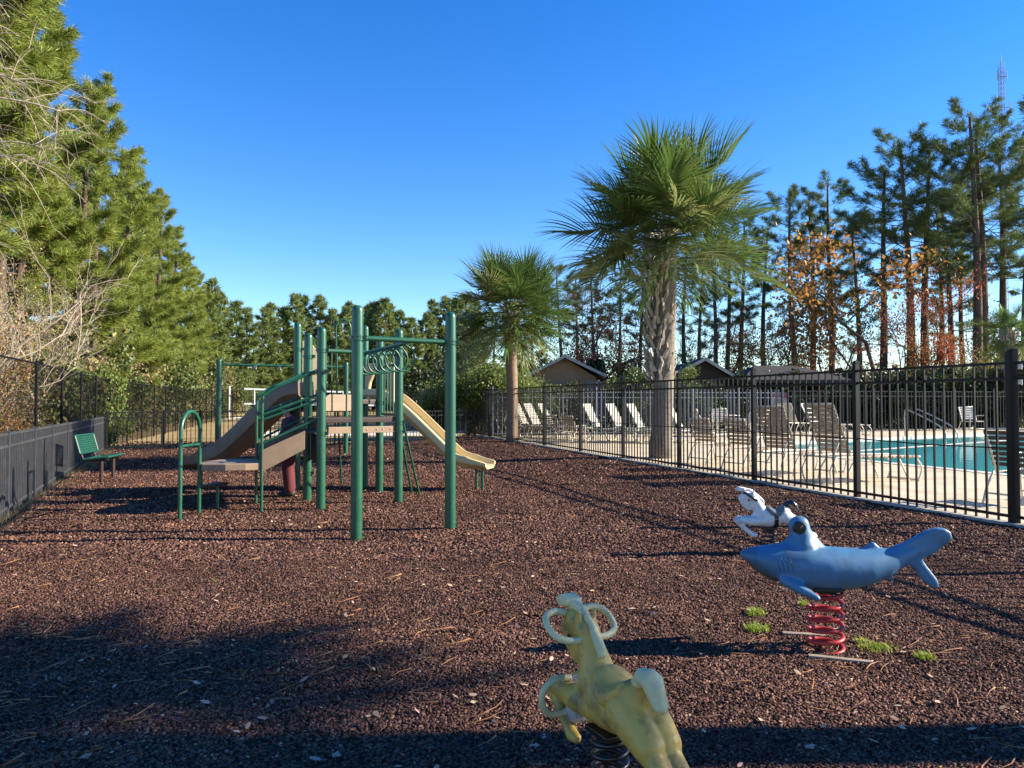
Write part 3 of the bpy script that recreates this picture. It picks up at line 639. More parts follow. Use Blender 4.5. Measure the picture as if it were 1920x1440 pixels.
# stairs with stringers, treads and handrails; transfer platform; arched handle
P1, P2 = on(490, 960), on(480, 945); P1.z = P2.z = 0
wall('stringer', P1, lerp(P1, Q['C'], .72), .54, .84, .84, 1.10, .035, M['brown']); wall('stringer', P2, lerp(P2, Q['D'], .9), .54, .84, .90, 1.20, .035, M['brown'])
for i in range(3):
    t0, t1 = i / 3 + .02, (i + 1) / 3 + .04; z = .72 + .185 * i
    slab('tread', [lerp(P1, Q['C'], t0), lerp(P1, Q['C'], t1), lerp(P2, Q['D'], t1), lerp(P2, Q['D'], t0)], z - .035, z, M['deckmetal'])
wall('stair_back', lerp(Q['C'], Q['D'], .08), lerp(Q['C'], Q['D'], .93), .62, 1.19, .62, 1.19, .03, M['deckmetal'], off=.05)
A1, A2 = on(337, 975), on(373, 963); A1.z = A2.z = 0
arc = [P1 + Vector((.02, .02, 0)), P1 + Vector((-.18, -.12, 0)), P1 + Vector((-.42, -.2, 0)), A2 + Vector((.06, -.06, 0)), A2 + Vector((-.06, .12, 0)), A2 + Vector((-.14, .42, 0)), A2 + Vector((-.05, .8, 0)), P2 + Vector((-.2, .02, 0)), P2]
slab('transfer_platform', list(reversed(arc)) if False else arc, .57, .665, M['brown'], bevel=.012)
slab('transfer_step', [A2 + Vector((-.02, .1, 0)), A2 + Vector((.12, .02, 0)), A2 + Vector((.2, .5, 0)), A2 + Vector((.0, .6, 0))], .33, .37, M['deckmetal'])
pipe('leg', [A2 + Vector((.08, .42, .36)), A2 + Vector((.08, .42, -.1))], .02)
for base, top, k in ((P1, Q['C'], 0), (P2, Q['D'], 1)):
    e = lerp(base, top, .93)
    pts = curve([base + up * -.1, base + up * .8, base + up * 1.5, base + up * 1.61 + (top - base) * .06, lerp(base, top, .3) + up * 1.72, e + up * 1.94], 6); pipe('handrail', pts, .021)
    pipe('mid_rail', [base + up * 1.32, e + up * 1.60], .017); pipe('mid_rail', [base + up * 1.25, e + up * 1.52], .017); pipe('low_rail', [base + up * .93, e + up * 1.26], .017)
ar = [A1 + up * -.1] + [lerp(A1, A2, .5 - .5 * cos(t)) + up * (1.10 + .27 * sin(t)) for t in [pi * k / 16 for k in range(17)]] + [A2 + up * -.1]
pipe('arched_handle', ar, .026); pipe('handle_crossbar', [A1 + up * .93, A2 + up * .93], .018)
wall('rail_clamp', lerp(Q['C'], Q['D'], .05), lerp(Q['C'], Q['D'], .95), 1.90, 1.96, 1.90, 1.96, .03, M['green'])
# inclined climbing poles beside the right posts
for px, py, sx, sy, sz in ((788, 928, -1.66, 11.22, 1.30), (773, 923, -1.75, 11.5, 1.20)): g = on(px, py); pipe('climbing_pole', [(sx, sy, sz), (g.x, g.y, -.05)], .017)

# swing frame behind
J = at(410, 760, 20.6); I = on(648, 852); J.z = I.z = 0
sw = thing('swing_frame', 'empty green two-post swing frame behind the play structure', 'swing frame', (J.x, J.y, 0))
for p in (J, I): mb = MB(); mb.lathe(p, post_prof(.07, 2.74), 20); smooth_by_angle(mb.build('post', M['green'], sw), 50)
pipe('beam', [J + up * 2.58, I + up * 2.58], .034, par=sw)
for t in (.27, .46, .66, .8): c = lerp(J, I, t) + up * 2.54; mb = MB(); mb.box(tuple(c), (.07, .07, .10)); mb.tube([c + Vector((.03 * cos(a), 0, -.07 + .03 * sin(a))) for a in [2 * pi * k / 10 for k in range(10)]], .008, 6, closed=True); mb.build('hanger', M['steel'], sw)

# ------------------------------------------------------------------ bench
bp = on(185, 905, .0); bx = Vector((-.22, .97, 0)).normalized(); bn = Vector((bx.y, -bx.x, 0))
be = thing('bench', 'green perforated metal bench standing by the low grey fence', 'bench', (bp.x, bp.y, 0))
def grid_panel(a, ex, ey, w, h, m, name, bar=.012, cell=.04, fr=.022, t=.008):
    mb = MB(); nx, ny = int(w / cell), int(h / cell); nz = ex.cross(ey).normalized()
    for i in range(nx + 1): q = a + ex * (w * i / nx); mb.beam(q, q + ey * h, bar, t, nz)
    for j in range(ny + 1): q = a + ey * (h * j / ny); mb.beam(q, q + ex * w, bar, t * 1.3, nz)
    for p, q in ((a, a + ex * w), (a + ey * h, a + ey * h + ex * w), (a, a + ey * h), (a + ex * w, a + ex * w + ey * h)): mb.tube([p, q], fr, 8)
    return mb.build(name, m, be)
s0 = bp - bn * .28 + up * .43
grid_panel(s0, bx, (bn + up * .10).normalized(), 1.05, .42, M['benchgreen'], 'seat', .018)
grid_panel(s0 - bn * .05 + up * .12, bx, (up - bn * .28).normalized(), 1.05, .34, M['benchgreen'], 'backrest', .022)
for t in (.15, .9):
    q = bp + bx * t; mb = MB(); mb.tube([q + up * -.1, q + up * .44], .035, 10); mb.tube([q + up * .41 + bn * .12, q + up * .41 - bn * .3, q - bn * .36 + up * .55, q - bn * .44 + up * .85], .02, 8); mb.build('leg', M['deckmetal'], be)

# ------------------------------------------------------------------ spring riders
def loft(mb, secs, n=20):                          # (x, zc, half height, half width) rings along x
    m = len(secs); vs = []
    for x, zc, hh, hw in secs:
        for k in range(n): a = 2 * pi * k / n; vs.append(Vector((x, hw * cos(a), zc + hh * sin(a))))
    fs = [(i * n + k, i * n + (k + 1) % n, (i + 1) * n + (k + 1) % n, (i + 1) * n + k) for i in range(m - 1) for k in range(n)]
    fs += [tuple(reversed(range(n))), tuple((m - 1) * n + k for k in range(n))]
    return mb.add(vs, fs)
def flat(mb, poly, t, y=0): return mb.prism(poly, t, lambda v: Vector((v.x, y + v.z, v.y)))
def spring(par, R_, wire, z0, z1, turns, m, taper=0):
    N = int(turns * 26); pts = []
    for i in range(N + 1):
        t = i / N; a = 2 * pi * turns * t; pts.append((R_ * cos(a), R_ * sin(a), z0 + (z1 - z0) * t))
    mb = MB(); mb.tube(pts, wire, 10); return mb.build('spring', m, par, smooth=True, local=True)
def plate(par, z, m, r=.11, h=.02, name='mounting_plate'):
    mb = MB(); mb.box((0, 0, z), (r * 1.7, r * 1.5, h)); mb.box((0, 0, z - h), (r, r, h)); return mb.build(name, m, par, local=True, bevel=.004)

M['gill'] = mat('gill_groove', (.03, .075, .13), .6)
g = on(1548, 1213); sh = thing('shark_rider', 'blue hammerhead-eyed shark spring rider on a red coil spring', 'spring rider', (g.x, g.y, 0), None, pi - radians(5))
mb = MB()
loft(mb, [(.502, .545, .012, .015), (.475, .543, .03, .05), (.42, .532, .058, .088), (.33, .505, .10, .115), (.24, .50, .122, .128), (.13, .487, .135, .142), (0, .473, .128, .145), (-.13, .471, .124, .132), (-.25, .484, .11, .112), (-.37, .51, .087, .078), (-.45, .545, .066, .052), (-.53, .58, .05, .036), (-.57, .59, .03, .03)], 28)
mb.limb([(.13, 0, .58), (.133, 0, .66), (.135, 0, .735)], [.095, .066, .046], 16)
mb.limb([(.205, 0, .57), (.15, 0, .66)], [.06, .05], 14); mb.limb([(.04, 0, .56), (.11, 0, .67)], [.06, .045], 14)
mb.ball((.148, 0, .722), (.064, .05, .062))
flat(mb, [(-.40, .61), (-.45, .625), (-.52, .665), (-.577, .70), (-.64, .722), (-.69, .722), (-.722, .70), (-.732, .665), (-.712, .64), (-.66, .598), (-.61, .56), (-.565, .545), (-.48, .52)], .055)
flat(mb, [(-.50, .57), (-.553, .545), (-.577, .505), (-.615, .455), (-.641, .42), (-.653, .386), (-.641, .364), (-.609, .37), (-.553, .418), (-.497, .49), (-.46, .53)], .055)
flat(mb, [(-.20, .57), (-.245, .61), (-.272, .634), (-.29, .632), (-.31, .61), (-.345, .585)], .04)
for s in (1, -1):
    mb.limb([(.26, s * .10, .415), (.19, s * .15, .375), (.10, s * .185, .335)], [.036, .03, .02], 12); mb.limb([(.20, s * .11, .405), (.14, s * .155, .36)], [.03, .022], 12)
mb.limb([(-.36, 0, .44), (-.392, 0, .405)], [.025, .013], 8)
body = remesh(mb, 'body', M['blue'], sh, .0075, 18, local=True)
for s in (1, -1):
    mb = MB(); mb.tube([(.158, s * .03, .717), (.158, s * .056, .717), (.158, s * .061, .717)], [.038, .038, .034], 24); e = mb.build('eye', M['navy'], sh, local=True); smooth_by_angle(e)
    mb = MB(); mb.tube([(.158, s * .060, .717), (.158, s * .064, .717)], [.021, .018], 18); mb.ball((.158, s * .064, .717), (.006, .004, .006), n=10, m=6); mb.build('pupil', M['blackspring'], e, local=True)
    for i in range(4):
        x = .225 + .024 * i; mb = MB(); pts = []
        sc = lambda x: (.122 + (.24 - x) * .12, .128 + (.24 - x) * .12) if x < .24 else (.122 - (x - .24) * .245, .128 - (x - .24) * .145)
        hh, hw = sc(x)
        for k in range(7): a = -.45 + .95 * k / 6; pts.append((x + .012 * sin(a * 2), s * hw * cos(a) * 1.0, .50 + hh * sin(a)))
        mb.tube(pts, [.0005, .0012, .0017, .0017, .0017, .0012, .0005], 6); mb.build('gill_slit', M['gill'], sh, local=True)
mb = MB(); loft(mb, [(.462, .512, .012, .03), (.42, .487, .022, .066), (.36, .452, .034, .085), (.30, .425, .036, .085), (.262, .41, .02, .06)], 18); remesh(mb, 'mouth', mat('dirty_shark_mouth', (.03, .04, .045), .6, (.06, .085, .11), 12), sh, .007, 4, local=True)
spring(sh, .098, .0125, -.03, .338, 5.6, M['red'])
plate(sh, .352, M['blackspring'], .10); mb = MB(); mb.box((0, 0, -.04), (.26, .24, .03)); mb.build('base_plate', M['red'], sh, local=True, bevel=.004)

def horse(name, label, loc, rz, coat, mane, tail, saddle, strap, handle, springm, white):
    h = thing(name, label, 'spring rider', loc, None, rz)
    mb = MB()
    loft(mb, [(-.232, .425, .028, .03), (-.205, .425, .07, .068), (-.15, .415, .098, .085), (-.08, .37, .082, .085), (0, .37, .092, .083), (.06, .385, .105, .082), (.12, .38, .085, .07), (.17, .365, .045, .045), (.185, .36, .02, .02)], 24)
    mb.limb([(.07, 0, .42), (.105, 0, .50), (.145, 0, .575)], [.082, .06, .046], 16)
    mb.limb([(.15, 0, .585), (.225, 0, .608), (.268, 0, .578)], [.052, .054, .043], 14)
    mb.limb([(.225, 0, .59), (.215, 0, .53), (.185, 0, .488)], [.053, .047, .039], 14); mb.limb([(.262, 0, .575), (.24, 0, .52), (.205, 0, .482)], [.044, .040, .034], 12)
    for s in (1, -1):
        mb.limb([(.05, s * .035, .35), (.17, s * .052, .345), (.30, s * .055, .353), (.322, s * .055, .338), (.25, s * .055, .262), (.172, s * .055, .202)], [.055, .046, .033, .028, .025, .024], 12)
        mb.limb([(.172, s * .055, .202), (.14, s * .055, .20)], [.026, .02], 10)
        mb.limb([(-.15, s * .032, .40), (-.225, s * .034, .36), (-.275, s * .034, .328)], [.078, .066, .056], 14); mb.limb([(-.265, s * .034, .325), (-.36, s * .034, .258), (-.43, s * .034, .212)], [.043, .036, .033], 12)
        mb.limb([(-.425, s * .034, .215), (-.455, s * .034, .195)], [.036, .038], 12)
        mb.limb([(.165, s * .032, .625), (.155, s * .036, .668)], [.018, .008], 8)
    remesh(mb, 'body', coat, h, .0065, 7, local=True)
    mb = MB(); flat(mb, [(.325, .682), (.30, .70), (.25, .694), (.19, .672), (.12, .624), (.055, .568), (.035, .53), (.05, .51), (.085, .535), (.15, .595), (.21, .628), (.28, .648), (.315, .655)], .034); flat(mb, [(.335, .676), (.305, .70), (.245, .69), (.24, .665), (.31, .652)], .075); mb.limb([(.25, 0, .675), (.19, 0, .664), (.11, 0, .606), (.05, 0, .555)], [.018, .019, .017, .012], 10)
    remesh(mb, 'mane', mane, h, .006, 5, local=True)
    mb = MB(); mb.limb([(-.165, 0, .49), (-.20, 0, .528), (-.24, 0, .535), (-.275, 0, .507), (-.305, 0, .455)], [.026, .032, .034, .030, .016], 12)
    for s in (1, -1): mb.limb([(-.20, s * .015, .53), (-.25, s * .02, .53), (-.30, s * .018, .458)], [.02, .024, .012], 10)
    remesh(mb, 'tail', tail, h, .005, 12, local=True)
    mb = MB(); loft(mb, [(-.163, .47, .03, .07), (-.15, .468, .045, .09), (-.115, .435, .052, .099), (-.07, .42, .048, .099), (-.025, .44, .05, .095), (.005, .47, .04, .075), (.02, .485, .022, .045), (.03, .488, .008, .02)], 20); remesh(mb, 'saddle', saddle, h, .006, 6, local=True) if white else remesh(mb, 'saddle', saddle, h, .006, 30, local=True)
    if strap:
        n = 28; vs = []
        for x in (-.085, -.045):
            for k in (1.0, .93):
                for i in range(n): a = 2 * pi * i / n; vs.append((x, .0895 * k * cos(a), .366 + .0905 * k * sin(a)))
        fs = []
        for i in range(n):
            j = (i + 1) % n; fs += [(i, j, 2 * n + j, 2 * n + i), (n + i, 3 * n + i, 3 * n + j, n + j), (i, n + i, n + j, j), (2 * n + i, 2 * n + j, 3 * n + j, 3 * n + i)]
        mb = MB(); mb.add(vs, fs); mb.build('girth_strap', strap, h, smooth=False, local=True)
    for s in (1, -1):
        mb = MB(); mb.ball((.212, s * .043, .565), (.014, .007, .012), n=12, m=8); mb.build('eye', M['navy'], h, local=True)
        c = curve([(.255, s * .02, .632), (.262, s * .08, .645), (.245, s * .128, .635), (.20, s * .142, .606), (.155, s * .125, .578), (.135, s * .075, .566), (.135, s * .02, .568)], 6)
        mb = MB(); mb.tube(c, .0135, 10); mb.build('handle', handle, h, smooth=True, local=True)
        if white: continue
        c = curve([(.21, s * .04, .40), (.21, s * .10, .405), (.21, s * .155, .375), (.21, s * .165, .325), (.21, s * .135, .28), (.21, s * .08, .272), (.205, s * .045, .28)], 6)
        mb = MB(); mb.tube(c, .0135, 10); mb.build('foot_loop', handle, h, smooth=True, local=True)
    if not white:
        mb = MB(); mb.ball((.235, 0, .335), (.05, .075, .06)); mb.ball((.20, 0, .27), (.045, .07, .045)); remesh(mb, 'worn_knee_patch', M['dirtywhite'], h, .008, 4, local=True)
    spring(h, .062, .0105, 0, .27, 6, springm); plate(h, .272, springm, .085); mb = MB(); mb.box((0, 0, -.04), (.2, .2, .03)); mb.build('base_plate', springm, h, local=True, bevel=.004)
    return h
g = on(1441, 1038)
wh = horse('horse_rider', 'white rocking horse spring rider with grey saddle and black tail near the pool fence', (g.x, g.y, 0), pi - radians(4), M['white'], M['white'], M['navy'], M['saddle'], M['navy'], M['navy'], M['blackspring'], True); wh.scale = (.93,) * 3
horse('horse_rider', 'weathered yellow horse spring rider with cream handles at the front edge of the photo', (.355, 2.74, 0), atan2(.894, -.447), M['yellow'], M['cream'], M['cream'], M['yellow'], None, M['cream'], M['blackspring'], False)

# ------------------------------------------------------------------ person behind the stairs
pr = thing('person', 'person in a maroon hoodie and red trousers standing beneath the decks behind the stairs', 'person', (-3.56, 11.98, 0), None, radians(190))
def fingers(mb, w, d, s, side):
    side = Vector(side); d = Vector(d).normalized(); up_ = d.cross(side)
    mb.limb([w, Vector(w) + d * .05, Vector(w) + d * .08], [.026, .03, .026], 10)
    for i, (o, L) in enumerate(((-.024, .06), (-.008, .072), (.008, .068), (.023, .055))):
        b = Vector(w) + d * .085 + side * o; mb.limb([b, b + d * L * .55 + up_ * .006 * s, b + d * L * .85 + up_ * .024 * s], [.0085, .008, .007], 8)
    b = Vector(w) + d * .03 - side * .026; mb.limb([b, b - side * .02 + d * .03, b - side * .022 + d * .052], [.011, .009, .008], 8)
mb = MB(); mb.ball((.02, 0, 1.385), (.088, .073, .108), n=20, m=14); mb.limb([(.045, 0, 1.33), (.07, 0, 1.305)], [.05, .035]); mb.limb([(0, 0, 1.19), (.01, 0, 1.30)], [.06, .048])
mb.limb([(.10, 0, 1.395), (.118, 0, 1.365)], [.01, .013], 8)
for s in (1, -1): mb.ball((.015, s * .075, 1.375), (.018, .01, .028), n=10, m=8)
mb.limb([(0, 0, .80), (0, 0, .95), (0, 0, 1.12)], [.12, .115, .12])
for s in (1, -1): mb.limb([(0, s * .075, .78), (.015, s * .085, .42), (-.01, s * .085, .07)], [.08, .055, .038]); mb.limb([(-.03, s * .085, .045), (.12, s * .09, .035)], [.035, .03])
mb.limb([(0, .16, 1.15), (.10, .20, .96), (.23, .16, .90)], [.048, .04, .028]); mb.limb([(0, -.16, 1.15), (-.03, -.205, .93), (.03, -.20, .74)], [.048, .04, .028])
fingers(mb, (.235, .158, .898), (.95, -.2, -.15), -1, (0, 0, 1)); fingers(mb, (.035, -.20, .735), (.1, 0, -1), 1, (1, 0, .1))
remesh(mb, 'body', M['skin'], pr, .0065, 3, local=True)
mb = MB(); mb.limb([(0, 0, .76), (0, 0, .95), (0, 0, 1.14)], [.15, .145, .14]); mb.limb([(0, -.13, 1.15), (0, .13, 1.15)], [.085, .085]); mb.limb([(0, .15, 1.16), (.10, .20, .96), (.215, .162, .905)], [.075, .062, .05]); mb.limb([(0, -.15, 1.16), (-.03, -.207, .93), (.025, -.20, .77)], [.075, .06, .048]); mb.limb([(-.07, -.06, 1.24), (-.10, 0, 1.22), (-.07, .06, 1.24)], [.05, .06, .05])
remesh(mb, 'hoodie', M['person_top'], pr, .012, 6, local=True)
mb = MB()
for s in (1, -1): mb.limb([(0, s * .07, .80), (.02, s * .085, .45), (-.01, s * .088, .12)], [.12, .09, .082])
remesh(mb, 'trousers', M['person_leg'], pr, .012, 5, local=True)
for s in (1, -1): mb = MB(); mb.limb([(-.045, s * .085, .05), (.05, s * .088, .045), (.135, s * .092, .035)], [.048, .046, .038]); remesh(mb, 'shoe', M['shoe'], pr, .009, 3, local=True)
mb = MB(); mb.ball((0, 0, 1.405), (.098, .086, .108), n=18, m=12); mb.limb([(-.07, 0, 1.38), (-.09, 0, 1.27)], [.06, .045]); h_ = remesh(mb, 'hair', M['hair'], pr, .009, 4, local=True)
for v in h_.data.vertices:
    if v.co.x > .06: v.co.x = .06 - (v.co.x - .06) * .2
for s in (1, -1): mb = MB(); mb.ball((.102, s * .03, 1.39), (.006, .012, .008), n=8, m=6); mb.build('eye', M['navy'], pr, local=True)

# ------------------------------------------------------------------ boards and weeds by the shark
def board(px, py, L, w, rz, label):
    g = on(px, py, .01); o = thing('board', label, 'board', (g.x, g.y, 0)); mb = MB(); mb.box((g.x, g.y, mulch_z(g.x, g.y) + .002), (L, w, .026), Matrix.Rotation(rz, 3, 'Z') @ Matrix.Rotation(.02, 3, 'Y')); b = mb.build('plank', M['wood'], o, bevel=.004)
board(1575, 1232, .34, .04, -.28, 'weathered timber strip half buried in mulch in front of the red spring')
board(1507, 1186, .26, .045, -.12, 'short weathered timber strip left of the red spring')
def weed(px, py, n, r, hgt, label):
    g = on(px, py); V = []; Fc = []
    for i in range(n):
        a = rng.random() * 2 * pi; d = r * 1.15 * rng.random() ** .85; x, y = g.x + d * cos(a) * 1.3, g.y + d * sin(a); z = mulch_z(x, y); h_ = 1.35 * hgt * (.4 + .6 * rng.random()); b = rng.random() * 2 * pi; lean = h_ * (.3 + .8 * rng.random()); w = .0028
        o = len(V)
        for t in (0, .5, 1):
            cx = x + cos(b) * lean * t * t; cy = y + sin(b) * lean * t * t; cz = z + h_ * (t - .25 * t * t)
            V += [(cx - sin(b) * w * (1 - t * .8), cy + cos(b) * w * (1 - t * .8), cz), (cx + sin(b) * w * (1 - t * .8), cy - cos(b) * w * (1 - t * .8), cz)]
        Fc += [(o, o + 1, o + 3, o + 2), (o + 2, o + 3, o + 5, o + 4)]
    o = link('grass_tuft', rawmesh('grass_tuft', V, Fc, M['grass'])); tag(o, label, 'weed', 'grass tufts growing through the mulch')
weed(1417, 1152, 170, .045, .05, 'bright green grass tuft left of the red spring, the upper of two close together'); weed(1420, 1180, 220, .055, .05, 'bright green grass tuft left of the red spring, the lower of two close together')
weed(1508, 1135, 90, .03, .045, 'small green grass tuft right behind the red spring on its left'); weed(1645, 1216, 260, .075, .035, 'flat green grass tuft just right of the red spring'); weed(1735, 1236, 150, .04, .04, 'green grass tuft farthest right of the red spring'); weed(1615, 1205, 60, .03, .04, 'thin grass tuft touching the foot of the red spring'); weed(402, 1090 , 8, .01, .06, 'single green grass blade cluster on the open mulch at left')
# countable larger leaves in the shade
def bigleaf(px, py, s, label):
    g = on(px, py); z = mulch_z(g.x, g.y) + .02; a = rng.random() * 6; V = []; n = 10
    for k in range(n): t = 2 * pi * k / n; r = s * (1 if k % 2 == 0 else .55) * (.8 + .4 * rng.random()); V.append((g.x + r * cos(t + a), g.y + r * sin(t + a) * .8, z + s * .35 * rng.random()))
    V.append((g.x, g.y, z + .004)); o = link('dry_leaf', rawmesh('dry_leaf', V, [(k, (k + 1) % n, n) for k in range(n)], M['fallleaf'])); tag(o, label, 'leaf', 'large dry leaves lying in the shade')
bigleaf(590, 1432, .035, 'pale curled leaf at the bottom edge, left of the yellow horse'); bigleaf(632, 1425, .03, 'pale leaf at the bottom edge between the curled one and the yellow horse'); bigleaf(1003, 1412, .03, 'pale leaf in shade just left of the black horse spring'); bigleaf(1518, 1410, .03, 'tan leaf in the dark shadow strip below the shark')

# ------------------------------------------------------------------ pool furniture
def strap_set(mb, a, b, w, n, sw=.045, t=.008):    # straps across a frame from a to b (width along local y)
    a, b = Vector(a), Vector(b); d = (b - a).normalized(); nn = d.cross(Vector((0, 1, 0)))
    for i in range(n):
        c = a.lerp(b, (i + .5) / n); Mx = Matrix((d, Vector((0, 1, 0)), nn)).transposed(); mb.box(c, (sw, w + .03, t), Mx)
        for s in (1, -1): mb.tube([c + Vector((0, s * (w / 2 + .012), 0)) - d * sw / 2, c + Vector((0, s * (w / 2 + .012), 0)) + d * sw / 2], .02, 6)
def chaise_mesh(strapm, back=62, nb=11, ns=16):
    """origin under the hinge side; +x towards the feet."""
    fr = MB(); w = .62; hz = .42; h = Vector((0, 0, hz)); ba = radians(back); top = h + Vector((-cos(ba) * .92, 0, sin(ba) * .92)); foot = Vector((1.42, 0, hz - .02))
    for s in (1, -1):
        y = Vector((0, s * w / 2, 0)); fr.tube(curve([Vector((-.35, 0, hz)) + y, h + y, Vector((.7, 0, hz)) + y, foot + y], 3), .016, 8); fr.tube([h + y, top + y], .016, 8)
        fr.tube(curve([Vector((-.30, s * w / 2, hz)), Vector((-.42, s * w / 2, .2)), Vector((-.36, s * w / 2, 0)), ], 4), .015, 8); fr.tube(curve([Vector((.12, s * w / 2, hz)), Vector((-.05, s * w / 2, .2)), Vector((-.10, s * w / 2, 0))], 4), .015, 8)
        fr.tube(curve([Vector((1.30, s * w / 2, hz)), Vector((1.46, s * w / 2, .22)), Vector((1.38, s * w / 2, 0))], 4), .015, 8); fr.tube(curve([Vector((.95, s * w / 2, hz)), Vector((1.08, s * w / 2, .2)), Vector((1.18, s * w / 2, 0))], 4), .015, 8)
        fr.tube([h + y + (top - h) * .45, Vector((-.38, s * w / 2, hz - .03))], .012, 6)
    for q in (top, foot, Vector((-.35, 0, hz)), Vector((-.36, 0, .02)), Vector((1.38, 0, .02))): fr.tube([q + Vector((0, -w / 2, 0)), q + Vector((0, w / 2, 0))], .015, 8)
    b = MB(); strap_set(b, h + (top - h) * .08, h + (top - h) * 1.0, w, nb, .062); st = MB(); strap_set(st, (.05, 0, hz), (1.40, 0, hz - .02), w, ns, .058)
    return fr.mesh('frame', M['frame'], smooth=True), b.mesh('backrest', strapm), st.mesh('seat', strapm)
def chair_mesh(strapm, seat=.40, bh=.55):
    fr = MB(); w = .54
    for s in (1, -1):
        y = s * w / 2; fr.tube(curve([(-.28, y, 0), (-.20, y, .2), (-.06, y, seat)], 4), .015, 8); fr.tube(curve([(.52, y, 0), (.48, y, .25), (.50, y, seat + .18), (.40, y, seat + .22), (-.12, y, seat + .20)], 4), .015, 8); fr.tube([(.48, y, seat), (0, y, seat - .02), (-.22, y, seat + bh)], .015, 8)
    for q in ((-.22, seat + bh), (.48, seat), (-.2, .12), (.5, .12)): fr.tube([(q[0], -w / 2, q[1]), (q[0], w / 2, q[1])], .013, 8)
    b = MB(); strap_set(b, (-.02, 0, seat + .06), (-.215, 0, seat + bh - .01), w, 7, .05); st = MB(); strap_set(st, (.03, 0, seat - .015), (.46, 0, seat), w, 6, .05)
    return fr.mesh('frame', M['frame'], smooth=True), b.mesh('backrest', strapm), st.mesh('seat', strapm)
KIND = {'cb': chaise_mesh(M['strapbrown'], 66), 'cw': chaise_mesh(M['strapwhite'], 62), 'hb': chair_mesh(M['strapbrown']), 'hw': chair_mesh(M['strapwhite']), 'hd': chair_mesh(M['deckmetal'])}
HN = atan2(NV.y, NV.x)
def furn(kind, u, v, rz, name, label, cat, group, sc=1.0, px=None):
    p = uv(u, v) if px is None else px; r = thing(name, label, cat, (p.x, p.y, hd(p.x, p.y) + .004), group, rz); r.scale = (sc,) * 3
    for me in KIND[kind]: link(me.name.split('.')[0], me, r)
    return r
GB, GW = 'brown strap loungers behind the fence', 'white strap loungers around the pool'
furn('cb', 1.25, 4.36, HN + .03, 'chaise_lounge', 'brown strap chaise lounge with a long foot end, nearest one behind the pool fence', 'lounge chair', GB, 1.12)
furn('cb', 1.15, 5.75, HN + .25, 'chaise_lounge', 'brown strap chaise lounge behind the fence, just left of the nearest long one', 'lounge chair', GB, 1.08)
furn('hb', 1.2, 7.15, HN + .2, 'strap_chair', 'brown strap chair right of the tall palm, beside the one closest to it', 'chair', GB, 1.12)
furn('hb', 1.2, 8.55, HN + .2, 'strap_chair', 'brown strap chair closest to the tall palm on its right', 'chair', GB, 1.12)
furn('hb', 1.3, 17.2, HN + .5, 'strap_chair', 'brown strap chair in shade half way between the two palms', 'chair', GB, 1.0)
furn('hb', 1.2, 18.6, HN + .6, 'strap_chair', 'brown strap chair in shade nearest the smaller palm', 'chair', GB, 1.0)
for k, (px, Y, da, lab) in enumerate(((1278, 27, -.75, 'white chaise lounge showing just right of the tall palm trunk'), (1205, 26.5, -.85, 'white chaise lounge just left of the tall palm trunk'), (1165, 27.5, -.9, 'white chaise lounge second left of the tall palm trunk'), (1122, 27, -.85, 'white chaise lounge third left of the tall palm trunk, by the grey louvre'), (1035, 29, -.7, 'white chaise lounge with back lowered, third right of the smaller palm'), (1008, 30, -.8, 'white chaise lounge second right of the smaller palm'), (985, 30.5, -.8, 'white chaise lounge closest to the smaller palm trunk'))):
    p = at(px, 760, Y); furn('cw', 0, 0, HN + da, 'chaise_lounge', lab, 'lounge chair', GW, 1.1, Vector((p.x, p.y, 0)))
for px, Y, da, lab in ((1527, 33, -1.2, 'white chaise lounge across the pool seen above the nearest brown lounge back'), (1556, 32, -.3, 'white chaise lounge across the pool tilted beside another white lounge'), (1482, 34, .3, 'flat white lounge across the pool under the red sign')):
    p = at(px, 760, Y); furn('cw', 0, 0, HN + da, 'chaise_lounge', lab, 'lounge chair', GW, 1.1, Vector((p.x, p.y, 0)))
p = at(1817, 760, 36); furn('hw', 0, 0, -pi / 2, 'strap_chair', 'pale chair alone at the far right side of the pool', 'chair', GW, 1.25, Vector((p.x, p.y, 0)))
p = at(1893, 760, 10.7); furn('hd', 0, 0, HN + .1, 'strap_chair', 'dark strap chair with pale frame behind the right gate post', 'chair', None, 1.12, Vector((p.x + .1, p.y, 0)))
# patio table with chairs
p = at(1358, 760, 31); z = hd(p.x, p.y); t = thing('patio_table', 'round pale patio table among white chairs beyond the brown chairs', 'table', (p.x, p.y, z))
mb = MB(); mb.lathe((p.x, p.y, z + .86), [(.60, 0), (.63, .015), (.62, .03), (.55, .035)], 28); mb.build('tabletop', M['strapwhite'], t)
for k in range(4): a = k * pi / 2 + .4; pipe('leg', [(p.x + .2 * cos(a), p.y + .2 * sin(a), z + .86), (p.x + .42 * cos(a), p.y + .42 * sin(a), z)], .022, M['frame'], 8, t)
for k, (dx, dy, rz, lab) in enumerate(((-1.0, -.1, 0, 'white patio chair on the left side of the round table'), (1.0, .1, pi, 'white patio chair on the right side of the round table'), (.1, .95, -pi / 2, 'white patio chair behind the round table'), (1.75, .5, 2.6, 'white patio chair farthest right near the round table'))):
    furn('hw', 0, 0, rz, 'patio_chair', lab, 'chair', 'white patio chairs at the round table', 1.2, Vector((p.x + dx, p.y + dy, 0)))
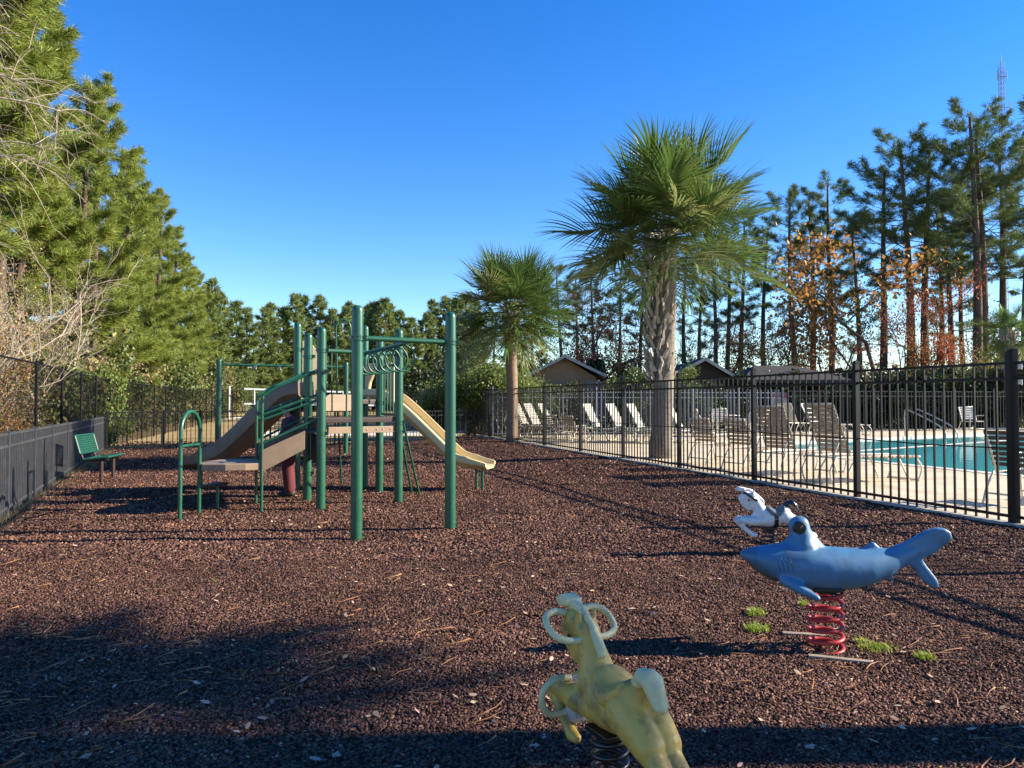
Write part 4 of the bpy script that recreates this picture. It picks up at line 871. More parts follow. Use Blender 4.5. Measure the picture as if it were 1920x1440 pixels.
# rules sign on posts
p = at(1462, 760, 36.5); z = hd(p.x, p.y); t = thing('pool_sign', 'pool rules sign with red upper half and white lower half behind the loungers', 'sign', (p.x, p.y, z))
def boardz(name, x0, x1, y0, y1, m, dy, D=36.5): a, b = at(x0, y1, D), at(x1, y0, D); mb = MB(); mb.box(((a.x + b.x) / 2, a.y + dy, (a.z + b.z) / 2), (b.x - a.x, .03, b.z - a.z)); return mb.build(name, m, t)
boardz('sign_head', 1448, 1477, 736, 747, M['signred'], 0); boardz('sign_body', 1448, 1477, 747, 758.5, M['signwhite'], 0)
for px in (1452, 1473): q = at(px, 760, 36.5); pipe('post', [(q.x, q.y + .05, z), (q.x, q.y + .05, z + 1.9)], .03, M['deckmetal'], 8, t)
for i in range(5): boardz('text_line', 1451, 1474 - (i % 2) * 4, 748.6 + i * 1.9, 749.3 + i * 1.9, M['signred'], -.018)
# hand rail at the far corner of the pool
p = uv(17.5, 18.2); t = thing('pool_handrail', 'steel pool entry handrail at the far right corner of the water', 'handrail', (p.x, p.y, hd(p.x, p.y)))
for s in (0, .6): q = zdeck(uv(17.0 + s, 18.3)); r_ = zdeck(uv(17.0 + s, 16.4)); pipe('rail', curve([q, q + up * 1.0, q + up * 1.05 - TV * .3, r_ + up * .35, r_ - up * .3], 4), .025, M['steel'], 8, t)
# trash receptacle beyond the back corner
p = at(827, 760, 34); z = hl(p.x, p.y); t = thing('trash_can', 'dark brown slatted trash bin with black lid beyond the back fence', 'trash can', (p.x, p.y, z))
mb = MB(); mb.lathe((p.x, p.y, z), [(.33, 0), (.35, .05), (.35, 1.0), (.30, 1.0)], 24); mb.build('liner', M['black'], t)
mb = MB()
for k in range(18): a = 2 * pi * k / 18; mb.box((p.x + .375 * cos(a), p.y + .375 * sin(a), z + .53), (.03, .105, .95), Matrix.Rotation(a, 3, 'Z'))
mb.build('slats', M['darkwood'], t); mb = MB(); mb.lathe((p.x, p.y, z + 1.0), [(.40, 0), (.40, .06), (.34, .2), (.16, .34), (.02, .38)], 24); mb.build('lid', M['black'], t)

# ------------------------------------------------------------------ far fences
def line(a, b, step):
    a, b = Vector(a[:2]), Vector(b[:2]); n = max(1, round((b - a).length / step)); return [a.lerp(b, i / n) for i in range(n + 1)]
run_fence('far_pool_fence', 'pale grey metal picket fence at the far pool deck end behind white lounges', line(uv(.3, 23.3), uv(14.2, 22.6), 2.4), 2.05, (1.85, 1.62, .1), M['palefence'], .20, .028, .07, None, hd, 2.0, .03)
run_fence('far_pool_fence', 'dark metal picket fence along the far right side of the pool against the hedge', line(uv(14.4, 22.5), uv(33.5, 21.5), 2.4), 2.05, (1.93, 1.7, .1), M['black'], .20, .028, .07, None, hd, 1.92, .03)
run_fence('lawn_fence', 'dark screened fence section on the lawn beyond the trash bin', line((-7.2, 46), (.6, 40), 2.4), 2.3, (2.28, 2.0, .1), M['grayfence'], .16, .02, .07, None, hl, 2.27, .03)
p = at(804, 760, 44); z = hl(p.x, p.y); t = thing('screen_panel', 'flat grey mesh windscreen panel on the fence beyond the yellow slide', 'screen', (p.x, p.y, z)); a, b = at(790, 772, 43.4), at(816, 730, 43.4); mb = MB(); mb.box(((a.x + b.x) / 2, a.y, (a.z + b.z) / 2), (b.x - a.x, .03, b.z - a.z)); mb.build('panel', mat('grey_screen', (.13, .145, .16), .8), t)
for px in (790, 816): q = at(px, 760, 43.4); pipe('post', [(q.x, q.y, z - .1), (q.x, q.y, b.z + .05)], .035, M['grayfence'], 8, t)

# ------------------------------------------------------------------ buildings
def gable_house(name, label, peak, eave_l, eave_r, Y, depth, wallm, yaw=0, wall_open=True, floor=0.0):
    pk, el, er = at(*peak, Y), at(*eave_l, Y), at(*eave_r, Y); ze = (el.z + er.z) / 2; z0 = floor; hw = (er.x - el.x) / 2; cx = pk.x; x0, x1 = el.x, er.x
    t = thing(name, label, 'building', (cx, Y, z0)); ov = .45; wx0, wx1 = x0 + ov, x1 - ov
    R = Matrix.Rotation(yaw, 4, 'Z'); piv = Vector((cx, Y, 0)); tr = lambda v: piv + R.to_3x3() @ (Vector(v) - piv)
    mb = MB(); n = [(wx0, Y, z0), (wx1, Y, z0), (wx1, Y, ze + .15), (cx, Y, pk.z - .12), (wx0, Y, ze + .15)]; n2 = [(x, y + depth, z) for x, y, z in n]
    mb.add([tr(v) for v in n + n2], [(0, 1, 2, 3, 4), (9, 8, 7, 6, 5), (0, 5, 6, 1), (1, 6, 7, 2), (4, 9, 5, 0)]); mb.build('wall', wallm, t)
    for sx, xe, zz in ((-1, x0, el.z), (1, x1, er.z)):
        mb = MB(); th = .14; y0, y1 = Y - .5, Y + depth + .5; q = [(cx, y0, pk.z), (xe, y0, zz), (xe, y0, zz - th), (cx, y0, pk.z - th)]; q2 = [(x, y1, z) for x, y, z in q]
        mb.add([tr(v) for v in q + q2], [(0, 1, 2, 3), (7, 6, 5, 4), (0, 4, 5, 1), (1, 5, 6, 2), (2, 6, 7, 3), (3, 7, 4, 0)]); r = mb.build('roof', M['shingle'], t)
        mb = MB(); d = (Vector((xe, 0, zz)) - Vector((cx, 0, pk.z))); mb.beam(tr((cx, y0 - .03, pk.z - .06)), tr((xe, y0 - .03, zz - .06)), .06, .16); mb.build('rake_board', M['trim'], r)
        mb = MB(); mb.beam(tr((xe + sx * .03, y0, zz - .07)), tr((xe + sx * .03, y1, zz - .07)), .05, .15); mb.build('fascia', M['trim'], r)
    return t, tr, (wx0, wx1, ze, pk.z)
t, tr, (wx0, wx1, ze, zp) = gable_house('pool_house', 'tan gabled pool house with pale roof edges between the two palms', (1058, 667), (950, 722), (1133, 703), 42, 9, M['tanwall'], 0, floor=.1)
for k in range(7): mb = MB(); x = at(1103 + 4.6 * k, 760, 41.85).x; mb.box((x, 41.85, 1.6), (.085, .1, 2.4)); mb.build('louvre_slat', M['shutter'], t)
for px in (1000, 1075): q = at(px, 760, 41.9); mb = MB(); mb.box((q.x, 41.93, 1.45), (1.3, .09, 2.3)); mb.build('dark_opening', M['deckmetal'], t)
for k_, (px_, s_) in enumerate(((978, 1.0), (1040, .95))): pass
gable_house('pavilion', 'gabled roof with pale edge just right of the tall palm trunk', (1318, 672), (1240, 712), (1392, 716), 40, 7, M['darkwood'], 0, floor=.1)
# open pavilion with dark hip roof
Y = 39; c = at(1500, 760, Y + 3); zt = at(1535, 680, Y).z; ez = at(1600, 712, Y).z; x0, x1 = at(1392, 712, Y).x, at(1600, 712, Y).x
t = thing('pavilion', 'open dark hip roofed pavilion behind the pool hedge on the right', 'building', (c.x, Y + 3, .1))
mb = MB(); xa, xb = x0 + 1.6, x1 - 1.9; q = [(x0, Y, ez), (x1, Y, ez), (x1, Y + 6, ez), (x0, Y + 6, ez), (xa, Y + 3, zt), (xb, Y + 3, zt)]; q2 = [(x, y, z - .16) for x, y, z in q[:4]]
mb.add(q + q2, [(0, 1, 5, 4), (1, 2, 5), (2, 3, 4, 5), (3, 0, 4), (0, 6, 7, 1), (1, 7, 8, 2), (2, 8, 9, 3), (3, 9, 6, 0), (6, 9, 8, 7)]); mb.build('roof', M['shingle'], t)
for x in (x0 + .3, (x0 + x1) / 2, x1 - .5):
    for y in (Y + .3, Y + 5.7): mb = MB(); mb.box((x, y, (ez - .1) / 2), (.2, .2, ez - .1)); mb.build('column', M['darkwood'], t)

# ------------------------------------------------------------------ volleyball net, goal, radio tower
YV = 62; a = at(430, 760, YV); zl = hl(a.x, YV); t = thing('volleyball_net', 'white volleyball poles and net bands on the lawn behind the brown slide', 'net', (a.x, YV, zl))
n0, n1 = at(430, 724, YV), at(715, 736, YV + 4)
for q in (n0, n1): pipe('pole', [(q.x, q.y, zl - .2), (q.x, q.y, q.z)], .075, M['whitepaint'], 10, t)
for y0, y1, nm in ((729, 737, 'top_band'), (757, 760, 'bottom_band')):
    l, r_ = at(458, y0, YV), at(705, y1, YV + 4); mb = MB(); mb.beam(l, r_, .05, .14); mb.build(nm, M['whitepaint'], t)
for px in (476, 640): k = (px - 458) / 247; l, r_ = at(458, 729, YV).lerp(at(705, 737, YV + 4), k), at(458, 757, YV).lerp(at(705, 760, YV + 4), k); mb = MB(); mb.beam(l, r_, .16, .05); mb.build('side_band', M['whitepaint'], t)
mb = MB(); l0, l1, r0, r1 = at(458, 757, YV), at(458, 729, YV), at(705, 760, YV + 4), at(705, 737, YV + 4)
for i in range(60): k = i / 59; mb.beam(l0.lerp(r0, k), l1.lerp(r1, k), .012, .012)
for i in range(7): k = i / 6; mb.beam(l0.lerp(l1, k), r0.lerp(r1, k), .012, .012)
mb.build('netting', M['wire'], t)
q0, q1, q2, q3 = at(438, 801, 40), at(438, 783, 40), at(500, 783, 41), at(500, 801, 41); t = thing('small_goal', 'small white tube goal frame standing on the dry lawn', 'goal', (q0.x, q0.y, hl(q0.x, q0.y))); z0 = hl(q0.x, 40)
f = [Vector((v.x, v.y, max(v.z, z0 + .03))) for v in (q0, q1, q2, q3)]
mb = MB(); mb.tube(f, .035, 8, closed=True); mb.build('frame', M['whitepaint'], t)
for k in (0, 3): mb = MB(); mb.tube([f[k], f[k] + Vector((.1, .8, 0)), f[1 if k == 0 else 2]], .025, 8); mb.build('brace', M['whitepaint'], t)
D = 190; b = at(1889, 760, D); zt = at(1889, 116, D).z; t = thing('radio_tower', 'tall thin lattice radio tower rising above the pines at the right edge', 'tower', (b.x, D, 0)); w = .45
for k in range(4):
    s = ((-1, -1), (1, -1), (1, 1), (-1, 1))[k]; pipe('leg', [(b.x + s[0] * w, D + s[1] * w, -.5), (b.x + s[0] * w, D + s[1] * w, zt)], .06, M['towerred'], 6, t)
mb = MB(); st = 1.4; cs = [(-w, -w), (w, -w), (w, w), (-w, w)]; z = 20
while z < zt - st:
    for k in range(4): (xa, ya), (xb, yb) = cs[k], cs[(k + 1) % 4]; mb.beam((b.x + xa, D + ya, z), (b.x + xb, D + yb, z + st), .05, .05); mb.beam((b.x + xa, D + ya, z), (b.x + xb, D + yb, z), .05, .05)
    z += st
mb.build('lattice', M['towerred'], t)
for zz, L_ in ((zt - 12, 1.9), (zt - 4, 1.2)): mb = MB(); mb.beam((b.x - L_, D - w, zz), (b.x + L_, D - w, zz), .15, .15); [mb.tube([(b.x + s * L_, D - w, zz - 1), (b.x + s * L_, D - w, zz + 1.6)], .1, 6) for s in (1, -1)]; mb.build('antenna_arm', M['towerred'], t)
pipe('mast', [(b.x, D, zt - .5), (b.x, D, zt + 2)], .08, M['towerred'], 6, t)

# ------------------------------------------------------------------ vegetation
def needles(T, Dv, k, ln, w, rs, spread=.9):
    """k thin triangles per tuft at positions T pointing about Dv."""
    n = len(T); T = np.repeat(np.asarray(T, float), k, 0); Dv = np.repeat(np.asarray(Dv, float), k, 0); N = n * k
    d = Dv + rs.normal(0, spread, (N, 3)) * .62; d[:, 2] += .12; d /= np.linalg.norm(d, axis=1)[:, None] + 1e-9
    s = np.cross(d, rs.normal(0, 1, (N, 3))); s /= np.linalg.norm(s, axis=1)[:, None] + 1e-9
    L = ln * (.65 + .6 * rs.random(N))[:, None]; b = T + rs.normal(0, ln * .18, (N, 3)); mid = b + d * L * .45
    V = np.stack([b - s * w * .25, b + s * w * .25, mid + s * w * .5, b + d * L + np.array([0, 0, -.10 * ln]), mid - s * w * .5], 1).reshape(-1, 3)
    o = (np.arange(N) * 5)[:, None]; return V, np.arange(5)[None] + o
def leafquads(C, size, rs, flat_=.0, asp=.62):
    C = np.asarray(C, float); n = len(C); a = rs.normal(0, 1, (n, 3)); a[:, 2] *= (1 - flat_); a /= np.linalg.norm(a, axis=1)[:, None]; b = np.cross(a, rs.normal(0, 1, (n, 3))); b /= np.linalg.norm(b, axis=1)[:, None]
    s = (size * (.6 + .8 * rs.random(n)))[:, None]; c = np.cross(a, b) * .12 * s
    V = np.stack([C - a * s * .5, C + b * s * asp * .5 - c, C + a * s * .5, C - b * s * asp * .5 + c * .3], 1).reshape(-1, 3); return V, np.arange(4)[None] + (np.arange(n) * 4)[:, None]
def rdir(az, el): return Vector((cos(az) * cos(el), sin(az) * cos(el), sin(el)))
def pine(seed, H, c0, spread, style, k=20, ln=.42, w=.05, mats=None, nl=46, tw=5):
    r = random.Random(seed); rs = np.random.default_rng(seed); mb = MB(); r0 = .0105 * H + .02
    lean = Vector((r.uniform(-.03, .03), r.uniform(-.03, .03), 0)); ph = r.random() * 6
    ax = lambda t: Vector((lean.x * H * t + .12 * sin(ph + t * 5), lean.y * H * t + .12 * cos(ph + t * 4), H * t))
    mb.tube([ax(t) + (up * -.3 if t == 0 else up * 0) for t in [i / 14 for i in range(15)]], [r0 * (1.15 - .95 * (i / 14) ** 1.15) + .02 for i in range(15)], 9)
    T = []; D_ = []; az = r.random() * 6
    for i in range(nl):
        f = (i + r.random()) / nl; t = c0 + (1 - c0) * f; az += 2.4 + r.uniform(-.5, .5)
        if style == 'full': L = spread * (1.02 - f) ** .62 * (.45 + .8 * r.random()) * (.55 + .45 * min(1, f * 5)); el = -.12 + .75 * f + r.uniform(-.15, .2)
        else: L = spread * (.35 + .85 * sin(pi * min(1, .18 + f * .80)) ** 1.2) * (.5 + .6 * r.random()); el = .05 + .8 * f + r.uniform(-.25, .2)
        b = ax(t); d = rdir(az, el); bend = up * (L * .16); pts = [b, b + d * L * .5 - bend * .25, b + d * L + bend * .7]
        mb.tube(pts, [max(.012, r0 * .34 * (1.15 - t)), max(.009, r0 * .2 * (1.1 - t)), .006], 5, cap=False)
        m = max(3, int(L * tw)); q0 = .28 if style == 'full' else .42
        for j in range(m):
            s = q0 + (1 - q0) * (j + r.random()) / m; p = pts[0].lerp(pts[1], s * 2) if s < .5 else pts[1].lerp(pts[2], s * 2 - 1)
            td = (d + Vector((r.gauss(0, .75), r.gauss(0, .75), r.uniform(.0, .75)))).normalized(); tl = L * .30 * (1.15 - s) + .10; e = p + td * tl * r.uniform(.4, 1.2)
            if tl > .25: mb.tube([p, e], [.007, .004], 3, cap=False)
            T += [e, p.lerp(e, .5)]; D_ += [td, td]
        T.append(pts[2]); D_.append(d)
    for j in range(6): T.append(ax(1) + Vector((r.gauss(0, .12), r.gauss(0, .12), r.uniform(-.4, .15)))); D_.append(Vector((r.gauss(0, .4), r.gauss(0, .4), 1)).normalized())
    if style != 'full':                             # dead stubs below the crown
        for i in range(16):
            t = c0 * r.uniform(.35, 1); b = ax(t); d = rdir(r.random() * 6.28, r.uniform(-.2, .5)); L = r.uniform(.3, 1.7); mb.tube([b, b + d * L * .6, b + d * L + up * r.uniform(-.2, .2)], [.018, .012, .004], 4, cap=False)
    V, Fc = needles([tuple(x) for x in T], [tuple(x) for x in D_], k, ln, w, rs)
    return mb.mesh('trunk', mats[0], smooth=True), rawmesh('crown', V, Fc, mats[1])
def plant(name, label, cat, group, meshes, loc, rz, s, sz=None):
    t = thing(name, label, cat, loc, group, rz); t.scale = (s, s, sz or s)
    for n_, me in meshes: link(n_, me, t)
    return t
G = lambda x, y: (x, y, hl(x, y))
vr = random.Random(77)
FULL = [pine(100 + i, 17, .10, 3.5, 'full', 32, .40, .021, (M['bark'], M['needle']), 62, 7) for i in range(5)]
FULLH = [pine(150 + i, 17, .30 + .06 * i, 2.3, 'high', 44, .38, .022, (M['bark'], M['needle']), 52, 8) for i in range(3)]
FARP = [pine(200 + i, 15, .12, 3.0, 'full', 14, .62, .085, (M['bark'], M['needlefar']), 52, 5) for i in range(4)]
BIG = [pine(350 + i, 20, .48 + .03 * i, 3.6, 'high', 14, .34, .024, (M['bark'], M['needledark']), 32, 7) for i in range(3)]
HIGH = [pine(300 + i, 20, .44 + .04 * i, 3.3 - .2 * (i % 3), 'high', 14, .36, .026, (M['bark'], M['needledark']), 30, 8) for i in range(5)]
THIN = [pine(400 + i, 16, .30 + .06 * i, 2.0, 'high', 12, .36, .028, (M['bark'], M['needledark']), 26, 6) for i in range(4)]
# left woods: rows of pines behind the chain-link fence
lp = [(19, -14.6, 17.5), (23, -17.0, 17), (27, -18.9, 17.5), (30.5, -20.2, 17.6), (35, -20.6, 16.8), (37, -20.8, 17.6), (42, -21.8, 15.6), (46.5, -24.2, 17.2), (51, -24.6, 16), (56, -27.0, 16.4), (61, -27.8, 15.4), (67, -30.2, 16.4), (74, -32.0, 15.6), (81, -34.6, 15.4), (89, -36.6, 15), (97, -39.5, 15)]
for i, (y, x, h) in enumerate(lp):
    m = FULL[i % 5] if i > 3 else FULLH[i % 3]; plant('pine_tree', 'sunlit green pine in the left woods, %s going away along the chain-link fence' % ORD[i], 'tree', 'pines along the left fence', (('trunk', m[0]), ('crown', m[1])), G(x, y), vr.random() * 6, h / 17 * 1.0)
l2 = [(22, -21, 18), (28, -23, 19), (35, -25.5, 19), (43, -28, 18), (52, -31, 18), (63, -34, 18), (76, -38, 17), (90, -43, 17)]
for i, (y, x, h) in enumerate(l2):
    m = FULL[(i + 2) % 5]; plant('pine_tree', 'taller pine of the rear row in the left woods, %s going away' % ORD[i], 'tree', 'pines in the rear row of the left woods', (('trunk', m[0]), ('crown', m[1])), G(x, y), vr.random() * 6, h / 17)
# far row behind the lawn
def tops(px): return float(np.interp(px, [400, 440, 480, 520, 560, 600, 650, 700, 740, 775, 810, 850, 890], [535, 560, 588, 572, 555, 566, 578, 562, 572, 588, 570, 556, 560]))
px = 396; i = 0
while px < 905:
    D = 84 + (px - 396) * .075 + vr.uniform(-2, 3); b = at(px, 760, D); zt = at(px, tops(px) + vr.uniform(-4, 14), D).z; h = zt - hl(b.x, D); m = FARP[i % 4]
    plant('pine_tree', 'pine in the far row behind the lawn, %s from the left end' % ORD[i], 'tree', 'pines in the far row behind the lawn', (('trunk', m[0]), ('crown', m[1])), G(b.x, D), vr.random() * 6, h / 15); px += vr.uniform(17, 25); i += 1
# right woods: tall slender backlit pines; (px of trunk, top y, distance, proto)
rp = [(925, 575, 60, 't'), (1000, 520, 62, 't'), (1055, 492, 60, 'h'), (1082, 505, 64, 't'), (1112, 490, 58, 'h'), (1160, 495, 62, 'h'), (1200, 468, 60, 'h'), (1282, 455, 60, 't'), (1312, 470, 62, 't'), (1340, 440, 58, 't'), (1366, 425, 60, 't'), (1391, 405, 56, 'h'), (1432, 415, 58, 't'), (1492, 352, 54, 'h'), (1528, 372, 60, 't'), (1557, 338, 55, 'h'), (1612, 400, 60, 't'), (1650, 300, 52, 'h'), (1712, 243, 50, 'h'), (1738, 262, 52, 'h'), (1785, 350, 58, 't'), (1838, 198, 48, 'h'), (1853, 222, 49, 'h'), (1893, 262, 52, 'h'), (1925, 178, 50, 'h'), (1808, 405, 62, 't'), (1770, 385, 60, 't'), (1945, 300, 56, 'h')]
for i, (px, ty, D, kd) in enumerate(rp):
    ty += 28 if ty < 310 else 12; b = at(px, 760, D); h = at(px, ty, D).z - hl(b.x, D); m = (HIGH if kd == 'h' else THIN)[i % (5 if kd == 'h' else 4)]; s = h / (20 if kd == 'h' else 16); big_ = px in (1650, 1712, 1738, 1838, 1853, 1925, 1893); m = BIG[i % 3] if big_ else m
    plant('pine_tree', 'tall %s pine beyond the pool, %s from the left in the right woods' % ('broad crowned' if kd == 'h' else 'thin sparse', ORD[i]), 'tree', 'tall pines beyond the pool', (('trunk', m[0]), ('crown', m[1])), G(b.x, D), vr.random() * 6, s * (1.25 if big_ else 1.12), s)

# broad-leaved trees, bare trees and shrubs
def skeleton(r, p, d, L, rad, depth, mb, ends, spread=.55, n=(2, 3), upb=.15, taper=.68, n0=6):
    q = p + d * L; mid = p.lerp(q, .5) + Vector((r.gauss(0, .05), r.gauss(0, .05), r.gauss(0, .03))) * L
    mb.tube([p, mid, q], [rad, rad * .86, rad * taper], max(3, n0 - (2 if depth < 2 else 0)), cap=False)
    if depth <= 1: ends.append((q, d)); ends.append((mid, d))
    if depth == 0: return
    for i in range(r.randint(*n)):
        nd = (d + Vector((r.gauss(0, spread), r.gauss(0, spread), r.gauss(0, spread * .8) + upb))).normalized(); skeleton(r, q if i == 0 else p.lerp(q, r.uniform(.45, 1)), nd, L * r.uniform(.62, .9), rad * taper * (.95 if i == 0 else .75), depth - 1, mb, ends, spread, n, upb, taper, n0)
def leafy(seed, H, mats, per=26, cl=.5, size=.13, depth=4, stems=1, spread=.55, lenf=.30, n=(2, 3), rad=.016, bare=0, upb=.15):
    r = random.Random(seed); rs = np.random.default_rng(seed); mb = MB(); ends = []
    for k in range(stems):
        d = Vector((r.gauss(0, .12 if stems == 1 else .4), r.gauss(0, .12 if stems == 1 else .4), 1)).normalized(); skeleton(r, Vector((r.gauss(0, .1), r.gauss(0, .1), -.1)) if stems > 1 else Vector((0, 0, -.1)), d, H * lenf, rad * H, depth, mb, ends, spread, n, upb)
    tr_ = mb.mesh('trunk', mats[0], smooth=True)
    if bare: return (('trunk', tr_),)
    C = np.array([tuple(e[0]) for e in ends]); C = C[rs.random(len(C)) < .86]; C = np.repeat(C, per, 0) + rs.normal(0, cl, (len(C) * per, 3)) * np.array([1, 1, .7]); C[:, 2] = np.maximum(C[:, 2], .08)
    V, Fc = leafquads(C, size, rs); return (('trunk', tr_), ('crown', rawmesh('crown', V, Fc, mats[1])))
def shrub(seed, H, Wd, mats, n=3400, size=.12, clumps=26):
    r = random.Random(seed); rs = np.random.default_rng(seed); mb = MB(); cs = []
    for i in range(clumps):
        a = r.random() * 6.28; z = H * r.uniform(.10, .92); rr = Wd * .5 * sqrt(r.random()) * (1 - .45 * (z / H) ** 2); c = Vector((rr * cos(a), rr * sin(a), z)); cs.append((c, r.uniform(.16, .34) * (Wd + H) / 4)); base = Vector((.12 * cos(a), .12 * sin(a), -.05))
        mb.tube([base, base.lerp(c, .5) + up * .1 * H, c], [.018, .012, .005], 4, cap=False)
    idx = rs.integers(0, clumps, n); C = np.array([tuple(cs[i][0]) for i in idx]); R_ = np.array([cs[i][1] for i in idx]); g = rs.normal(0, 1, (n, 3)); g /= np.linalg.norm(g, axis=1)[:, None]; C = C + g * (R_ * (.45 + .65 * rs.random(n)))[:, None]; C[:, 2] = np.maximum(C[:, 2], .05)
    V, Fc = leafquads(C, size, rs); return (('stems', mb.mesh('stems', mats[0], smooth=True)), ('foliage', rawmesh('foliage', V, Fc, mats[1])))
AUT = {'rust': leafy(11, 9, (M['bark'], M['leafrust']), 20, .40, .125, 4, spread=.6), 'red': leafy(12, 8, (M['bark'], M['leafred']), 26, .36, .12, 4, spread=.55), 'orange': leafy(13, 8, (M['bark'], M['leaforange']), 44, .36, .12, 4, spread=.6), 'tan': leafy(14, 8, (M['bark'], M['leaftan']), 18, .45, .12, 4)}
AUT['orange'] = leafy(13, 8, (M['bark'], M['leaforange']), 44, .36, .12, 4, spread=.5, rad=.009); AUT['grn'] = leafy(15, 8, (M['bark'], M['leafgreen']), 22, .42, .13, 4, spread=.5); AUT['oran'] = leafy(16, 8, (M['bark'], M['leaforange']), 15, .40, .12, 4, spread=.55)
def zy(px, y, D): return at(px, y, D).z
aut = [(1132, 520, 46, 'red', 'red autumn tree behind the gabled pool house'), (1100, 600, 54, 'rust', 'low rust autumn tree left of the red one behind the pool house'), (1305, 560, 52, 'tan', 'thin tan autumn tree just right of the tall palm trunk'), (1420, 585, 52, 'orange', 'small pale orange autumn tree among thin pine trunks'), (1500, 555, 50, 'rust', 'thin rust autumn tree left of the large orange one'), (1640, 425, 46, 'orange', 'large orange autumn tree under the tall dark pines'), (1690, 540, 44, 'rust', 'low rust autumn tree between the large orange one and the red one'), (1762, 480, 46, 'red', 'red autumn tree under the pines right of the large orange one'), (1600, 610, 44, 'rust', 'low rust autumn tree at the left foot of the large orange one'), (1855, 590, 44, 'tan', 'tan thin leaved tree near the right edge beyond the hedge')]
ATOP = {k: float(np.percentile(np.array([v.co.z for v in AUT[k][1][1].vertices]), 98)) for k in AUT}
aut += [(905, 590, 62, 'grn', 'green leafy tree left behind the smaller palm crown'), (1010, 545, 60, 'grn', 'green leafy tree right behind the smaller palm crown'), (1075, 520, 66, 'grn', 'tall green leafy tree left of the red autumn tree'), (1180, 540, 60, 'grn', 'green leafy tree between the red autumn tree and the tall palm'), (1160, 610, 48, 'oran', 'low orange autumn tree just left of the tall palm trunk'), (1330, 610, 50, 'grn', 'low green leafy tree above the second gable roof'), (1360, 560, 56, 'rust', 'thin rust autumn tree above the second gable roof'), (1460, 620, 50, 'oran', 'low orange autumn tree above the dark hip roof'), (1545, 590, 48, 'oran', 'orange autumn tree left of the large one'), (1580, 520, 58, 'grn', 'green leafy tree behind the orange autumn trees'), (1720, 600, 46, 'oran', 'low orange autumn tree at the right foot of the large orange one'), (1815, 560, 50, 'grn', 'green leafy tree among the tall pines near the right edge'), (1900, 560, 52, 'grn', 'green leafy tree behind the shaded palm at the right edge')]
for i, (px, ty, D, kd, lab) in enumerate(aut):
    b = at(px, 760, D); h = zy(px, ty, D) - hl(b.x, D); s = h / ATOP[kd]; plant('autumn_tree', lab, 'tree', None, AUT[kd], G(b.x, D), vr.random() * 6, s * (.86 if px == 1640 else .95 if px == 1132 else .58), s * .9)
BARE = [leafy(31 + i, 8, (M['twig'], None), depth=6, bare=1, spread=.45, n=(2, 3), rad=.010, lenf=.27, upb=.10) for i in range(2)]
THINB = leafy(41, 8, (M['bark'], None), depth=4, bare=1, spread=.35, n=(2, 3), rad=.008, lenf=.30, upb=.25)
for i, (px, ty, D) in enumerate([(1265, 560, 50), (1350, 590, 52), (1405, 560, 54), (1460, 570, 50), (1530, 560, 52), (1580, 600, 50), (1060, 600, 56), (1190, 570, 54), (1805, 560, 50), (1700, 600, 52)]):
    b = at(px, 760, D); h = zy(px, ty, D); plant('bare_tree', 'slender leafless tree among the pines beyond the pool, %s listed from its side of the tall palm' % ORD[i] if False else 'slender leafless tree beyond the pool, near %s' % ['the tall palm trunk on its right', 'the second pavilion gable', 'the thin pines right of the gable', 'the pool rules sign', 'the rust tree left of the big orange one', 'the left foot of the big orange tree', 'the left slope of the pool house roof', 'the red tree behind the pool house', 'the red tree at right', 'the big orange tree trunk'][i], 'tree', 'leafless trees beyond the pool', THINB, G(b.x, D), vr.random() * 6, h / 8.5)
# bare pale trees at the left edge
lb = [(-13.9, 19.0, .95, 2.6, 0, 'pale leafless tree leaning over the chain-link fence at left'), (-17.2, 29, 1.05, .4, 1, 'pale leafless tree farther along the chain-link fence in front of the pines'), (-20.3, 36, .95, 4.0, 0, 'smaller pale leafless tree before the dense pines, farthest along the fence'), (-15.4, 24, .8, 5.1, 1, 'twiggy leafless tree between the leaning one and the farther one'), (-12.4, 16.5, .62, 1.2, 1, 'small twiggy leafless tree nearest the left edge behind the chain-link fence'), (-16.0, 21.5, .85, 3.3, 0, 'pale leafless tree with low spreading boughs at the far left edge'), (-14.9, 22.0, .55, .2, 0, 'low twiggy leafless tree in front of the pine trunks at left'), (-11.6, 16.4, .55, 2.2, 0, 'low pale twiggy tree rising over the top rail close to the left edge'), (-13.2, 18.2, .7, 4.4, 1, 'pale twiggy tree between the leaning tree and the left edge'), (-17.6, 26, .8, 1.7, 0, 'pale leafless tree just behind the green bush spilling over the fence')]
for x, y, s, rz, k, lab in lb: plant('bare_tree', lab, 'tree', 'pale leafless trees along the left fence', BARE[k], G(x, y), rz, s)
